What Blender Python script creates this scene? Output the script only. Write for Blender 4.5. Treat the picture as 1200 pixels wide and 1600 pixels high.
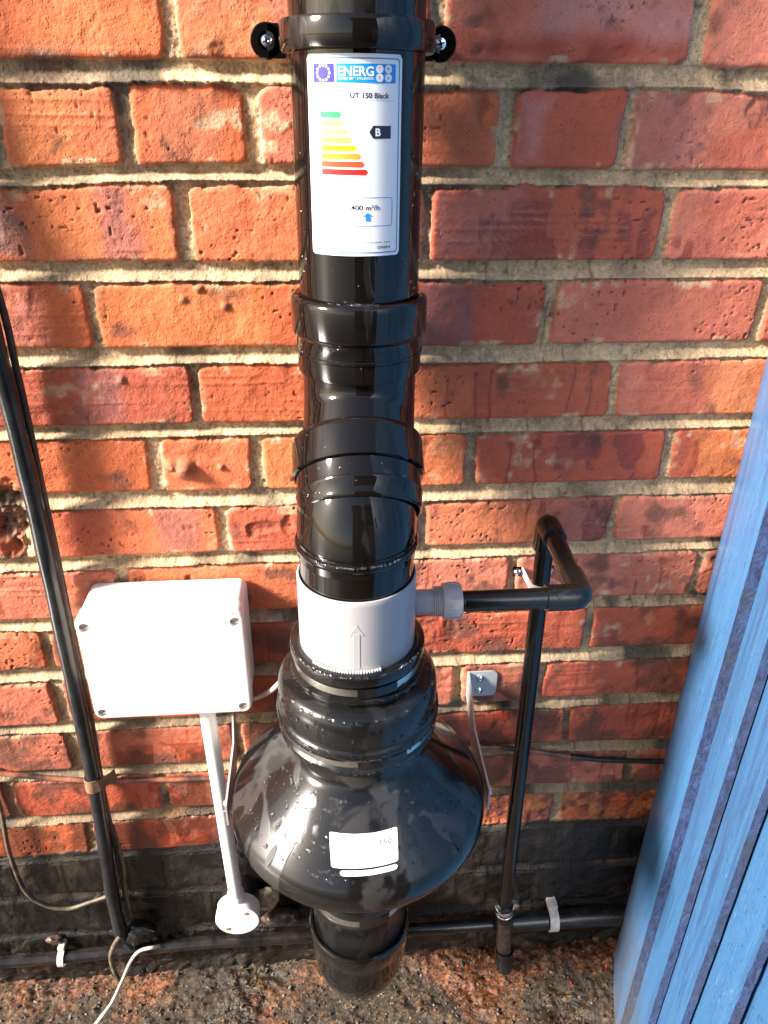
import bpy, bmesh, math, random
import numpy as np
from mathutils import Vector, Matrix
R_ = math.radians
random.seed(7)
S = bpy.context.scene
COL = S.collection
for o in list(bpy.data.objects): bpy.data.objects.remove(o)

# ------------------------------------------------------------------ camera
CAM = Vector((0.0, -0.77474, 1.26271))
F_PX, PITCH, YAW, ROLL = 1170.6, 0.4902, 0.08754, 0.01162   # focal length in px of the 1200x1600 photo
_f = Vector((math.sin(YAW)*math.cos(PITCH), math.cos(YAW)*math.cos(PITCH), -math.sin(PITCH)))
_r0 = Vector((math.cos(YAW), -math.sin(YAW), 0)); _u0 = _r0.cross(_f)
_r = _r0*math.cos(ROLL) + _u0*math.sin(ROLL); _u = -_r0*math.sin(ROLL) + _u0*math.cos(ROLL)
cd = bpy.data.cameras.new('camera'); cam = bpy.data.objects.new('camera', cd); COL.objects.link(cam)
cam.matrix_world = Matrix(((_r.x, _u.x, -_f.x, CAM.x), (_r.y, _u.y, -_f.y, CAM.y), (_r.z, _u.z, -_f.z, CAM.z), (0, 0, 0, 1)))
cd.sensor_fit = 'VERTICAL'; cd.sensor_height = 32.0; cd.lens = 32.0*F_PX/1600.0
cd.clip_start = 0.01; cd.clip_end = 500
S.camera = cam
S.render.resolution_x, S.render.resolution_y = 768, 1024

# ------------------------------------------------------------------ sky, sun, exposure
SUN_AZ, SUN_EL = 71.0, 31.0          # degrees: to the left of the wall's normal, above the horizon
w = bpy.data.worlds.new('World'); S.world = w; w.use_nodes = True
nt = w.node_tree; bg = nt.nodes['Background']; sky = nt.nodes.new('ShaderNodeTexSky')
sky.sky_type = 'NISHITA'; sky.sun_disc = False; sky.sun_elevation = R_(SUN_EL)
sdir = Vector((-math.sin(R_(SUN_AZ))*math.cos(R_(SUN_EL)), -math.cos(R_(SUN_AZ))*math.cos(R_(SUN_EL)), math.sin(R_(SUN_EL))))
sky.sun_rotation = math.atan2(sdir.x, sdir.y); sky.air_density = 1.0; sky.dust_density = 2.5
bg.inputs['Strength'].default_value = 0.064
nt.links.new(sky.outputs[0], bg.inputs[0])
sl = bpy.data.lights.new('sun', 'SUN'); sl.energy = 5.0; sl.angle = R_(12.0); sl.color = (1.0, 0.925, 0.83)
sun = bpy.data.objects.new('sun', sl); COL.objects.link(sun)
sun.rotation_euler = sdir.to_track_quat('Z', 'Y').to_euler(); sun.location = (-3, -2, 4)
S.view_settings.view_transform = 'Standard'; S.view_settings.look = 'None'
S.view_settings.exposure = 1.88; S.view_settings.gamma = 1
S.view_settings.use_curve_mapping = False

# ------------------------------------------------------------------ helpers
def ray(px, py): return _f + _r*((px-600)/F_PX) + _u*((800-py)/F_PX)
def at(px, py, k=0.0):
    """world point that photo pixel sees at distance k in front of the brick face (plane y = -k)"""
    d = ray(px, py); t = (-k - CAM.y)/d.y
    return CAM + d*t

def tag(o, label=None, cat=None, group=None, kind=None):
    if label: o['label'] = label
    if cat: o['category'] = cat
    if group: o['group'] = group
    if kind: o['kind'] = kind
    return o
def thing(name, label, cat, loc=(0, 0, 0), group=None):
    o = bpy.data.objects.new(name, None); o.empty_display_size = 0.05; COL.objects.link(o)
    o.location = loc
    return tag(o, label, cat, group)
def obj(name, bm, mat, parent=None, smooth=True, ang=40, kind=None, label=None):
    """links bm (world coordinates) as one mesh object, kept in place under its parent"""
    if smooth:
        for f in bm.faces: f.smooth = True
        for e in bm.edges:
            if len(e.link_faces) == 2 and e.calc_face_angle(0) > R_(ang): e.smooth = False
    me = bpy.data.meshes.new(name); bm.to_mesh(me); bm.free()
    if isinstance(mat, (list, tuple)):
        for m in mat: me.materials.append(m)
    else: me.materials.append(mat)
    o = bpy.data.objects.new(name, me); COL.objects.link(o)
    if parent is not None:
        o.parent = parent
        p = parent; L = Vector(p.location)
        while p.parent: p = p.parent; L = L + Vector(p.location)
        me.transform(Matrix.Translation(-L))
    else:
        # origin at the mesh's base
        if len(me.vertices):
            vs = [v.co for v in me.vertices]
            c = Vector(((min(v.x for v in vs)+max(v.x for v in vs))/2, (min(v.y for v in vs)+max(v.y for v in vs))/2, min(v.z for v in vs)))
            me.transform(Matrix.Translation(-c)); o.location = c
    if kind: o['kind'] = kind
    if label: o['label'] = label
    return o
def frame(axis):
    a = Vector(axis).normalized(); h = Vector((0, 0, 1)) if abs(a.z) < .9 else Vector((1, 0, 0))
    x = h.cross(a).normalized(); y = a.cross(x)
    return x, y, a
def lathe(bm, prof, base, axis=(0, 0, 1), segs=72, close=False, mi=0):
    """prof: (radius, distance along axis)"""
    x, y, a = frame(axis); b = Vector(base); rings = []
    for r, h in prof:
        if r < 1e-6: rings.append([bm.verts.new(b+a*h)])
        else: rings.append([bm.verts.new(b+a*h+x*(r*math.cos(2*math.pi*i/segs))+y*(r*math.sin(2*math.pi*i/segs))) for i in range(segs)])
    n = len(rings)
    for k in range(n if close else n-1):
        A, B = rings[k], rings[(k+1) % n]
        for i in range(segs):
            j = (i+1) % segs
            if len(A) == 1 and len(B) == 1: continue
            if len(A) == 1: f = bm.faces.new((A[0], B[j], B[i]))
            elif len(B) == 1: f = bm.faces.new((A[i], A[j], B[0]))
            else: f = bm.faces.new((A[i], A[j], B[j], B[i]))
            f.material_index = mi
    bmesh.ops.recalc_face_normals(bm, faces=bm.faces)
    return bm
def tube(bm, pts, rad, segs=20, cap=True, flat=None):
    """swept tube; rad a number or list; flat=(wide, thick) for a strap-like section"""
    pts = [Vector(p) for p in pts]; n = len(pts); rings = []; up = None
    for i, p in enumerate(pts):
        t = (pts[min(i+1, n-1)]-pts[max(i-1, 0)]).normalized()
        if up is None: up = Vector((0, -1, 0)) if abs(t.y) < .9 else Vector((1, 0, 0))
        x = (up - t*up.dot(t)).normalized(); y = t.cross(x); up = x
        r = rad[i] if isinstance(rad, (list, tuple)) else rad
        ring = []
        for j in range(segs):
            c, s = math.cos(2*math.pi*j/segs), math.sin(2*math.pi*j/segs)
            ring.append(bm.verts.new(p + x*(r*c) + y*(r*s)))
        rings.append(ring)
    for A, B in zip(rings, rings[1:]):
        for i in range(segs):
            j = (i+1) % segs; bm.faces.new((A[i], A[j], B[j], B[i]))
    if cap:
        bm.faces.new(rings[0]); bm.faces.new(list(reversed(rings[-1])))
    bmesh.ops.recalc_face_normals(bm, faces=bm.faces)
    return bm
def spline(pts, n=8):
    P = [Vector(p) for p in pts]; P = [P[0]*2-P[1]] + P + [P[-1]*2-P[-2]]; out = []
    for i in range(1, len(P)-2):
        for k in range(n):
            t = k/n; a, b, c, d = P[i-1:i+3]
            out.append(0.5*((2*b)+(c-a)*t+(2*a-5*b+4*c-d)*t*t+(3*b-a-3*c+d)*t**3))
    out.append(P[-2]); return out
def box(bm, lo, hi, bev=0.0, segs=2, rot=None):
    lo, hi = Vector(lo), Vector(hi)
    r = bmesh.ops.create_cube(bm, size=1.0)
    vs = r['verts']
    for v in vs: v.co = Vector(((v.co.x+.5)*(hi.x-lo.x)+lo.x, (v.co.y+.5)*(hi.y-lo.y)+lo.y, (v.co.z+.5)*(hi.z-lo.z)+lo.z))
    if bev:
        es = set(e for v in vs for e in v.link_edges)
        bmesh.ops.bevel(bm, geom=list(es), offset=bev, segments=segs, profile=.5, affect='EDGES')
    return bm
def ball(bm, c, r, sub=1, sc=(1, 1, 1), n=None):
    q = Matrix.Identity(4)
    if n is not None: q = Vector(n).to_track_quat('Z', 'Y').to_matrix().to_4x4()
    m = Matrix.Translation(c) @ q @ Matrix.Diagonal((r*sc[0], r*sc[1], r*sc[2], 1))
    bmesh.ops.create_icosphere(bm, subdivisions=sub, radius=1.0, matrix=m)

# --- vectorised value noise
def _h(ix, iy, seed):
    v = ix.astype(np.int32).view(np.uint32)*np.uint32(374761393) + iy.astype(np.int32).view(np.uint32)*np.uint32(668265263) + np.uint32((seed*2246822519) & 0xFFFFFFFF)
    v = (v ^ (v >> np.uint32(13)))*np.uint32(1274126177)
    return ((v ^ (v >> np.uint32(16))) & np.uint32(0xFFFF)).astype(np.float32)*np.float32(1/65535.0)
def vn(x, y, seed=0):
    x = np.asarray(x, dtype=np.float32); y = np.asarray(y, dtype=np.float32)
    if x.shape != y.shape: x, y = (np.ascontiguousarray(q) for q in np.broadcast_arrays(x, y))
    ix, iy = np.floor(x), np.floor(y); fx, fy = x-ix, y-iy
    fx = fx*fx*(3-2*fx); fy = fy*fy*(3-2*fy)
    a = _h(ix, iy, seed); b = _h(ix+1, iy, seed); c = _h(ix, iy+1, seed); d = _h(ix+1, iy+1, seed)
    return (a+(b-a)*fx)*(1-fy)+(c+(d-c)*fx)*fy
def fbm(x, y, s, octs=3, seed=0):
    t = 0; am = 1; tot = 0
    for k in range(octs):
        t = t + am*vn(x*s*2**k+17.3*k, y*s*2**k-9.1*k, seed+k*31); tot += am; am *= .5
    return t/tot*2-1
def sst(a, b, x):
    t = np.clip((x-a)/(b-a), 0, 1); return t*t*(3-2*t)

# ------------------------------------------------------------------ materials
def mat(name, base=(.5, .5, .5), rough=.5, metal=0.0, **kw):
    m = bpy.data.materials.new(name); m.use_nodes = True
    b = m.node_tree.nodes['Principled BSDF']
    b.inputs['Base Color'].default_value = (*base, 1); b.inputs['Roughness'].default_value = rough
    b.inputs['Metallic'].default_value = metal
    for k, v in kw.items(): b.inputs[k].default_value = v
    return m, m.node_tree, b
def noise(nt, scale, detail=4, rough=.6, vec=None, dist=0.0):
    n = nt.nodes.new('ShaderNodeTexNoise'); n.inputs['Scale'].default_value = scale
    n.inputs['Detail'].default_value = detail; n.inputs['Roughness'].default_value = rough; n.inputs['Distortion'].default_value = dist
    if vec is not None: nt.links.new(vec, n.inputs['Vector'])
    return n
def coords(nt, scale=(1, 1, 1)):
    g = nt.nodes.new('ShaderNodeTexCoord'); m = nt.nodes.new('ShaderNodeMapping')
    m.inputs['Scale'].default_value = scale; nt.links.new(g.outputs['Object'], m.inputs['Vector'])
    return m.outputs[0]
def ramp(nt, src, p0, p1, c0=(0, 0, 0, 1), c1=(1, 1, 1, 1)):
    r = nt.nodes.new('ShaderNodeValToRGB'); r.color_ramp.elements[0].position = p0; r.color_ramp.elements[1].position = p1
    r.color_ramp.elements[0].color = c0; r.color_ramp.elements[1].color = c1
    nt.links.new(src, r.inputs[0]); return r
def mixc(nt, fac, a, b, blend='MIX'):
    m = nt.nodes.new('ShaderNodeMix'); m.data_type = 'RGBA'; m.blend_type = blend
    for i, v in ((0, fac), (6, a), (7, b)):
        if hasattr(v, 'links') or isinstance(v, bpy.types.NodeSocket): nt.links.new(v, m.inputs[i])
        else: m.inputs[i].default_value = v
    return m.outputs[2]
def bump(nt, b, h, strength, dist, prev=None):
    n = nt.nodes.new('ShaderNodeBump'); n.inputs['Strength'].default_value = strength; n.inputs['Distance'].default_value = dist
    nt.links.new(h, n.inputs['Height'])
    if prev is not None: nt.links.new(prev, n.inputs['Normal'])
    if b is not None: nt.links.new(n.outputs[0], b.inputs['Normal'])
    return n.outputs[0]

def black_plastic(name, base, r0, r1, film=.5, sc=22, stretch=.35, spec=.5, fc=.004):
    """wet glossy PVC: a thin water film lies on it in patches"""
    m, nt, b = mat(name, base, r0); b.inputs['Specular IOR Level'].default_value = spec
    v = coords(nt, (1, 1, stretch))
    n = noise(nt, sc, 3, .55, v, .6); r = ramp(nt, n.outputs[0], film, film+.035)
    mr = nt.nodes.new('ShaderNodeMapRange'); mr.inputs['To Min'].default_value = r0; mr.inputs['To Max'].default_value = r1
    nt.links.new(r.outputs[0], mr.inputs['Value']); nt.links.new(mr.outputs[0], b.inputs['Roughness'])
    c = mixc(nt, r.outputs[0], (*base, 1), (base[0]*1.2+fc*1.05, base[1]*1.2+fc, base[2]*1.2+fc, 1)); nt.links.new(c, b.inputs['Base Color'])
    n1 = bump(nt, None, r.outputs[0], .35, .0004)
    n2 = noise(nt, 9, 2, .5, coords(nt)); n3 = bump(nt, None, n2.outputs[0], .10, .006, n1)
    n4 = noise(nt, 320, 3, .6, coords(nt)); bump(nt, b, n4.outputs[0], .05, .0003, n3)
    return m
M = {}
M['pvc'] = black_plastic('black_pvc', (.0040, .0033, .0030), .06, .15, .60, 24, .3, .5, .007)
M['pvc_fan'] = black_plastic('black_fan_plastic', (.0050, .0046, .0046), .12, .26, .54, 16, .42, .55, .016)
M['rubber'] = black_plastic('black_rubber', (.0055, .0055, .0055), .14, .24, .5, 30, .6)
M['pipe_small'] = black_plastic('black_waste_pipe', (.005, .0045, .004), .16, .26, .58, 40, .3)
m, nt, b = mat('grey_pvc', (.30, .30, .32), .28)
n = noise(nt, 35, 4, .6, coords(nt, (1, 1, .3))); nt.links.new(mixc(nt, n.outputs[0], (.30, .288, .30, 1), (.36, .345, .36, 1)), b.inputs['Base Color'])
bump(nt, b, n.outputs[0], .05, .001); M['grey'] = m
m, nt, b = mat('white_plastic', (.78, .76, .75), .35)
n = noise(nt, 60, 4, .6, coords(nt)); r = ramp(nt, n.outputs[0], .3, .75, (.70, .67, .64, 1), (.80, .785, .77, 1)); nt.links.new(r.outputs[0], b.inputs['Base Color'])
bump(nt, b, noise(nt, 200, 3, .6, coords(nt)).outputs[0], .06, .0005); M['white'] = m
m, nt, b = mat('grey_gasket', (.12, .11, .10), .6); n = noise(nt, 400, 3, .7, coords(nt))
nt.links.new(ramp(nt, n.outputs[0], .35, .7, (.05, .05, .045, 1), (.32, .3, .27, 1)).outputs[0], b.inputs['Base Color']); M['gasket'] = m
m, nt, b = mat('stainless_steel', (.62, .60, .56), .26, 1.0); n = noise(nt, 900, 2, .5, coords(nt, (1, 1, .05))); bump(nt, b, n.outputs[0], .08, .0003); M['steel'] = m
m, nt, b = mat('galvanised_steel', (.50, .49, .46), .45, .35); n = noise(nt, 60, 4, .6, coords(nt)); nt.links.new(mixc(nt, n.outputs[0], (.36, .36, .36, 1), (.50, .50, .49, 1)), b.inputs['Base Color']); M['galv'] = m
m, nt, b = mat('screw_zinc', (.72, .74, .80), .18, 1.0); n = noise(nt, 500, 2, .5, coords(nt)); bump(nt, b, n.outputs[0], .2, .0003); M['screw'] = m
m, nt, b = mat('dark_recess', (.06, .04, .025), .6); n = noise(nt, 600, 2, .5, coords(nt)); nt.links.new(ramp(nt, n.outputs[0], .3, .7, (.10, .05, .02, 1), (.35, .3, .24, 1)).outputs[0], b.inputs['Base Color']); M['recess'] = m
m, nt, b = mat('water', (1, 1, 1), .0); b.inputs['Transmission Weight'].default_value = 1.0; b.inputs['IOR'].default_value = 1.33; M['water'] = m
def flatmat(name, c, rough=.3):
    m, nt, b = mat(name, c, rough); n = noise(nt, 150, 2, .5, coords(nt))
    nt.links.new(mixc(nt, n.outputs[0], (c[0]*.96, c[1]*.96, c[2]*.96, 1), (*c, 1)), b.inputs['Base Color']); return m
M['paper'] = flatmat('label_paper', (.80, .80, .81), .3)
for k, c in dict(flag=(.035, .03, .42), cyan=(.004, .25, .72), line=(.03, .23, .62), ink=(.02, .015, .05), green=(.03, .42, .12), lime=(.42, .60, .14), lyel=(.66, .68, .16),
                 yel=(.76, .70, .10), byel=(.80, .74, .01), orange=(.72, .26, .02), red1=(.66, .07, .02), red2=(.62, .02, .02), fade=(.07, .07, .08)).items():
    M[k] = flatmat('print_'+k, c, .3)
def cablemat(name, c0, c1, rough=.5, sc=80):
    m, nt, b = mat(name, c0, rough); n = noise(nt, sc, 5, .65, coords(nt))
    nt.links.new(ramp(nt, n.outputs[0], .38, .62, (*c0, 1), (*c1, 1)).outputs[0], b.inputs['Base Color']); bump(nt, b, n.outputs[0], .3, .0008); return m
M['lead'] = cablemat('weathered_black_pipe', (.006, .007, .008), (.018, .019, .022), .30, 60)
M['browncable'] = cablemat('dusty_brown_cable', (.028, .020, .016), (.075, .05, .038), .55)
M['olivecable'] = cablemat('dirty_olive_cable', (.035, .027, .018), (.13, .095, .055), .55)
M['cream'] = cablemat('cream_cable', (.42, .36, .28), (.6, .54, .44), .5)
M['pinkcable'] = cablemat('pinkish_cable', (.48, .32, .28), (.55, .38, .33), .4)
M['tape'] = cablemat('brown_tape', (.17, .09, .05), (.25, .14, .085), .4)
M['paintcable'] = cablemat('paint_flecked_cable', (.03, .02, .017), (.36, .13, .07), .4, 26)
M['wetcable'] = cablemat('wet_black_cable', (.012, .012, .012), (.03, .025, .022), .15, 120)
M['floorpipe'] = cablemat('grimy_floor_pipe', (.005, .005, .006), (.020, .015, .012), .18, 45)
M['dirtypipe'] = cablemat('mud_splashed_pipe', (.012, .011, .011), (.12, .07, .05), .3, 90)
M['redscrap'] = flatmat('red_scrap', (.55, .03, .02), .4)
M['dirtwhite'] = cablemat('grubby_white_plastic', (.42, .37, .34), (.6, .56, .52), .45, 120)
M['stone'] = cablemat('broken_mortar', (.16, .11, .07), (.46, .36, .24), .8, 120)

# ------------------------------------------------------------------ brick wall (height field with real relief)
PER = {  # vertical joints measured along each course: (x pixels), row
 0: ([-150, 265, 480, 685, 1095, 1500], 45), 1: ([-205, 0-10, 196, 395, 595, 791, 981, 1370], 195), 2: ([-95, 286, 668, 1042, 1400], 350),
 3: ([-210, 144, 500, 857, 1190], 490), 4: ([-30, 306, 633, 960, 1280], 615), 5: ([-70, 242, 402, 570, 737, 1043, 1340], 715),
 6: ([-260, 33, 347, 660, 958, 1250], 815), 7: ([-100, 192, 495, 800, 1085, 1370], 915), 8: ([-210, 70, 350, 630, 917, 1190], 1000),
 9: ([-185, 85, 350, 580, 715, 845, 1110], 1065), 10: ([-150, 105, 370, 630, 886, 1140], 1130), 11: ([-240, 5, 252, 495, 740, 980, 1220], 1210),
 12: ([-100, 135, 370, 620, 868, 1110], 1280), 13: ([-230, 20, 260, 490, 720, 950, 1200], 1345), 14: ([-80, 140, 370, 600, 830, 1060], 1410), 15: ([-230, 20, 260, 490, 720, 950, 1200], 1470)}
BOT = {0: [(0, 93), (258, 92), (400, 95), (700, 98), (1100, 103), (1200, 108)], 1: [(0, 265), (200, 258), (400, 257), (670, 262), (900, 265), (1190, 268)],
 2: [(0, 410), (270, 410), (400, 411), (700, 409), (1100, 407)], 3: [(100, 547), (300, 544), (700, 542), (1130, 535)], 4: [(80, 667), (280, 663), (750, 656), (1100, 650)],
 5: [(120, 772), (330, 768), (800, 758), (1050, 750)], 6: [(180, 870), (320, 865), (700, 854), (1000, 845)], 7: [(70, 968), (400, 956), (930, 932), (1050, 930)],
 8: [(80, 1047), (420, 1037), (700, 1022), (1060, 1009)], 9: [(100, 1131), (880, 1091), (1050, 1083)], 10: [(90, 1203), (870, 1160), (1000, 1158)],
 11: [(100, 1274), (840, 1225), (1000, 1222)], 12: [(70, 1338), (250, 1325), (850, 1285), (980, 1280)], 13: [(70, 1397), (480, 1372), (800, 1348), (950, 1342)],
 14: [(70, 1453), (480, 1428), (800, 1405), (950, 1399)]}
def botcurve(c, X):
    if c < 0: return botcurve(0, X) + .0845*(-c)
    if c > 14: return botcurve(14, X) - .084*(c-14)
    P = [at(x, y) for x, y in BOT[c]]
    xs = np.array([p.x for p in P]); zs = np.array([p.z for p in P])
    # level outside the measured stretch
    return np.interp(X, xs, zs)
def perps(c):
    if 0 <= c <= 15: L = [at(x, PER[c][1]).x for x in PER[c][0]]
    else: L = [(-.32 + (.1175 if c % 2 else 0)) + .235*k for k in range(4)]
    while L[0] > -2.2: L.insert(0, L[0]-.235)
    while L[-1] < 2.6: L.append(L[-1]+.235)
    return np.array(L)

def axisvals(lo, f0, f1, hi, fine, grow=1.18, mx=.05):
    v = list(np.arange(f0, f1, fine)); s = fine; a = f0
    left = []
    while a > lo: s = min(s*grow, mx); a -= s; left.append(a)
    s = fine; a = v[-1]
    while a < hi: s = min(s*grow, mx); a += s; v.append(a)
    return np.array(left[::-1]+v)
xs = axisvals(-2.0, -.60, .56, 2.4, .0014); zs = axisvals(-.06, -.02, 1.40, 2.6, .0014)
X, Z = np.meshgrid(xs.astype(np.float32), zs.astype(np.float32))
H = np.zeros_like(X); brick = np.zeros_like(X); tone = np.zeros(X.shape+(3,)); edgeprox = np.zeros_like(X); bu = np.zeros_like(X); bidr = np.zeros_like(X)
jt = np.ones_like(X)*0.5                                   # position in the bed joint, 0 bottom, 1 top
PAL = [(.50, .118, .042), (.53, .135, .055), (.46, .098, .036), (.49, .135, .075), (.40, .085, .042), (.50, .150, .092)]
nA = fbm(X, Z, 90, 4, 3); nB = fbm(X, Z, 35, 3, 8); nC = fbm(X, Z, 420, 2, 12)
warp = fbm(X, Z, 12, 2, 40); nL = fbm(X, Z, 16, 2, 43); nK = fbm(X, Z, 20, 2, 46)
for c in range(-17, 16):
    Bc = botcurve(c, X); Bp = botcurve(c-1, X)
    jn = .0168 + .0020*math.sin(c*2.3) + .0018*fbm(X[:1], np.full_like(X[:1], c*.31), 9, 2, 5)
    T = Bp - jn
    m = (Z >= Bc) & (Z < Bp)
    if not m.any(): continue
    P = perps(c)
    zm = (Z-Bc)/(T-Bc)
    rnd = np.random.RandomState(100+c); tilt = rnd.uniform(-.002, .002, len(P)+1); jw = rnd.uniform(.0085, .0135, len(P)+1)
    Xm = X[m]; Zm = Z[m]; zt = zm[m]-.5
    i = np.searchsorted(P, Xm); i = np.clip(i, 1, len(P)-1)
    dl = Xm-(P[i-1]+tilt[i-1]*zt*2)-jw[i-1]/2; dr = (P[i]+tilt[i]*zt*2)-Xm-jw[i]/2
    db = (Z-Bc)[m]; dt = (T-Z)[m]
    rough_top = .0032*nB[m]+.0018*nA[m]+.0030*nL[m]-.0012
    dh = np.minimum(dl, dr)+.0020*nK[m]+.0018*nB[m]+.0013*nA[m]+.0006*nC[m]; dv = np.minimum(db+.0008*nK[m]+.0009*nB[m]+.0005*nC[m], dt+rough_top+.0008*nC[m]-.0004)
    r = .0085
    d = np.where((dh < r) & (dv < r), r-np.sqrt((r-dh)**2+(r-dv)**2), np.minimum(dh, dv))
    bk = sst(-.0002, .0008, d)
    edge = sst(0, .0042, d); edgeprox[m] = 1-sst(0, .012, np.minimum(d, dt*.6))
    rb = np.array([_h(np.array([k]), np.array([c]), 5)[0] for k in range(len(P)+1)])
    rb2 = np.array([_h(np.array([k]), np.array([c]), 6)[0] for k in range(len(P)+1)])
    face = -(1-edge)*.0016*(1+1.2*nB[m]) + (rb[i]-.5)*.0035 + (rb2[i]-.5)*.05*(Zm-(Bc+T)[m]/2)
    face = face + .0009*nB[m] + .00035*nA[m] + .00018*nC[m]
    # struck mortar: set back under the upper brick, flush on the lower one
    v = np.clip((Zm-T[m])/np.maximum(jn.ravel()[0] if jn.size == 1 else (Bp-T)[m], 1e-4), 0, 1)
    inbed = Zm > T[m]
    mort = np.where(inbed, .0014 - .0105*sst(.02, .60, v), -.0055)
    mort = mort + .0018*nB[m] + .0016*nA[m] + .0010*nC[m] + .0016*nL[m]
    hh = mort*(1-bk)+np.maximum(face, mort*.0-.004)*bk
    H[m] = hh; brick[m] = bk; bidr[m] = rb2[i]
    # brick clay colours, a little redder to the right as in the photo
    pick = (rb[i]*7.99).astype(int)
    mid = (P[i-1]+P[i])/2
    pal = np.array(PAL)[np.clip((rb[i]*6*.75 + np.clip(mid+.1, 0, .5)*5.0).astype(int), 0, 5)]
    tone[m] = pal*(0.9+.22*rb2[i][:, None])
    bu[m] = (Xm-P[i-1])/(P[i]-P[i-1])
col = tone.copy()
def feat(px, py): p = at(px, py); return p.x, p.z
def patch(x0, y0, x1, y1, soft=.006, namp=.006, freq=40, seed=3):
    a, zt_ = feat(x0, (y0+y1)/2); b, _ = feat(x1, (y0+y1)/2); _, zt1 = feat((x0+x1)/2, y0); _, zb = feat((x0+x1)/2, y1)
    n = namp*fbm(X, Z, freq, 3, seed)
    return sst(-soft, soft, np.minimum(np.minimum(X-a, b-X)+n, np.minimum(Z-zb, zt1-Z)+n*.7))
purple = (.30, .105, .088); dark = (.12, .07, .062); red = (.36, .068, .036); pinkish = (.46, .19, .16); brightor = (.60, .19, .06)
for (x0, y0, x1, y1, cc, k) in [(-40, 290, 42, 408, dark, .75), (155, 290, 207, 408, purple, .8), (-60, 440, 40, 545, purple, .5), (118, 572, 190, 664, purple, .8), (30, 450, 75, 545, purple, .35), (90, 785, 158, 868, red, .8),
        (245, 785, 318, 866, purple, .7), (660, 435, 728, 541, purple, .85), (860, -60, 1090, 60, pinkish, .8), (700, 55, 1090, 98, red, .9), (985, 150, 1090, 266, purple, .55), (1090, 200, 1190, 266, red, .6), (805, 150, 862, 262, pinkish, .6), (745, 570, 960, 655, red, .6),
        (925, 672, 1035, 755, red, .5), (880, 780, 945, 852, purple, .5), (860, 440, 1180, 535, red, .35), (1100, 670, 1190, 750, brightor, .7), (1105, 565, 1190, 650, brightor, .6), (1000, 565, 1100, 650, red, .45), (1075, 295, 1200, 407, red, .5),
        (-60, 130, 20, 262, red, .4), (20, 130, 125, 262, brightor, .6), (155, 440, 420, 545, brightor, .55), (225, 300, 270, 408, brightor, .7), (260, 150, 340, 240, (.30, .12, .07), .4), (40, 295, 150, 408, brightor, .5), (280, 0, 420, 92, brightor, .5), (60, 0, 250, 60, brightor, .4),
        (420, 660, 470, 770, brightor, .5), (665, 675, 720, 757, brightor, .5), (670, 300, 800, 408, pinkish, .4), (690, 780, 860, 850, brightor, .3)]:
    p = (patch(x0, y0, x1, y1, .009, .020, 16, int(x0+y0+200))*(.75+.5*vn(X*60, Z*60, int(x0+300))))[..., None]*k*brick[..., None]
    col = col*(1-p)+np.array(cc)*p
# clay variation: blotches, pits, drag marks
bl = fbm(X, Z, 28, 4, 77)[..., None]
col = col*(1+.20*bl)
sp = vn(X*300, Z*300, 91); pit = (sst(.86, .95, sp)*sst(.35, .8, vn(X*22, Z*22, 15)))*brick
H -= pit*.0026; col *= (1-.55*pit)[..., None]
streak = sst(.55, .8, vn(X*9, Z*260, 23))*sst(.5, .8, vn(X*11, Z*14, 29))*brick
H += streak*.0007
chip = sst(.62, .78, vn(X*26, Z*30, 55)*.7+.3*vn(X*90, Z*90, 56))*brick*sst(.45, .75, vn(X*6, Z*6, 57))
H -= chip*.0022*(1+nA); col = col*(1-.25*chip[..., None])
# thin mortar smears left on the brick faces
sm = .85*sst(.60, .80, vn(X*40, Z*55, 61)*.6+.4*vn(X*140, Z*140, 62))*brick*np.maximum(sst(.60, .9, vn(X*8, Z*8, 63)), .9*sst(.30, .55, edgeprox))
# mortar colour
mb = np.array((.66, .46, .27)); mgrey = np.array((.32, .22, .14)); mdark = np.array((.07, .06, .045))
mn = fbm(X, Z, 25, 4, 33); g = sst(-.1, .45, mn)[..., None]*.65
mcol = mb*(1-g)+mgrey*g
mcol = mcol*(1+.22*nA+.30*nC)[..., None]
mpit = sst(.80, .95, vn(X*260, Z*260, 34))[..., None]*.55; mcol = mcol*(1-mpit)
low = sst(.80, .40, Z)[..., None]*.55                     # damp, algae-stained lower joints
mcol = mcol*(1-low)+np.array((.20, .175, .105))*low
md = sst(.28, .62, fbm(X, Z, 14, 4, 44)+sst(1.0, .2, Z)*.34)[..., None]*.85
mcol = mcol*(1-md)+mdark*md
mk = np.maximum(1-brick, sm*.75)[..., None]
col = mcol*mk+col*(1-mk)
# lower bricks get more dark brown speckle
lowspeck = sst(.10, .5, fbm(X, Z, 30, 4, 48)+sst(.98, .25, Z)*.62-.20)*.72*brick
col = col*(1-lowspeck[..., None])+np.array((.085, .042, .030))*lowspeck[..., None]
# crumbly course just above the plinth on the right, sunlit orange patches painted in
cr = patch(700, 1232, 1060, 1286, .008, .01, 50, 9)*brick
H += cr*.0022*fbm(X, Z, 110, 3, 19); kc = (cr*sst(-.1, .35, fbm(X, Z, 60, 3, 21)))[..., None]*.8
col = col*(1-kc)+np.array((.50, .17, .055))*kc
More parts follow.
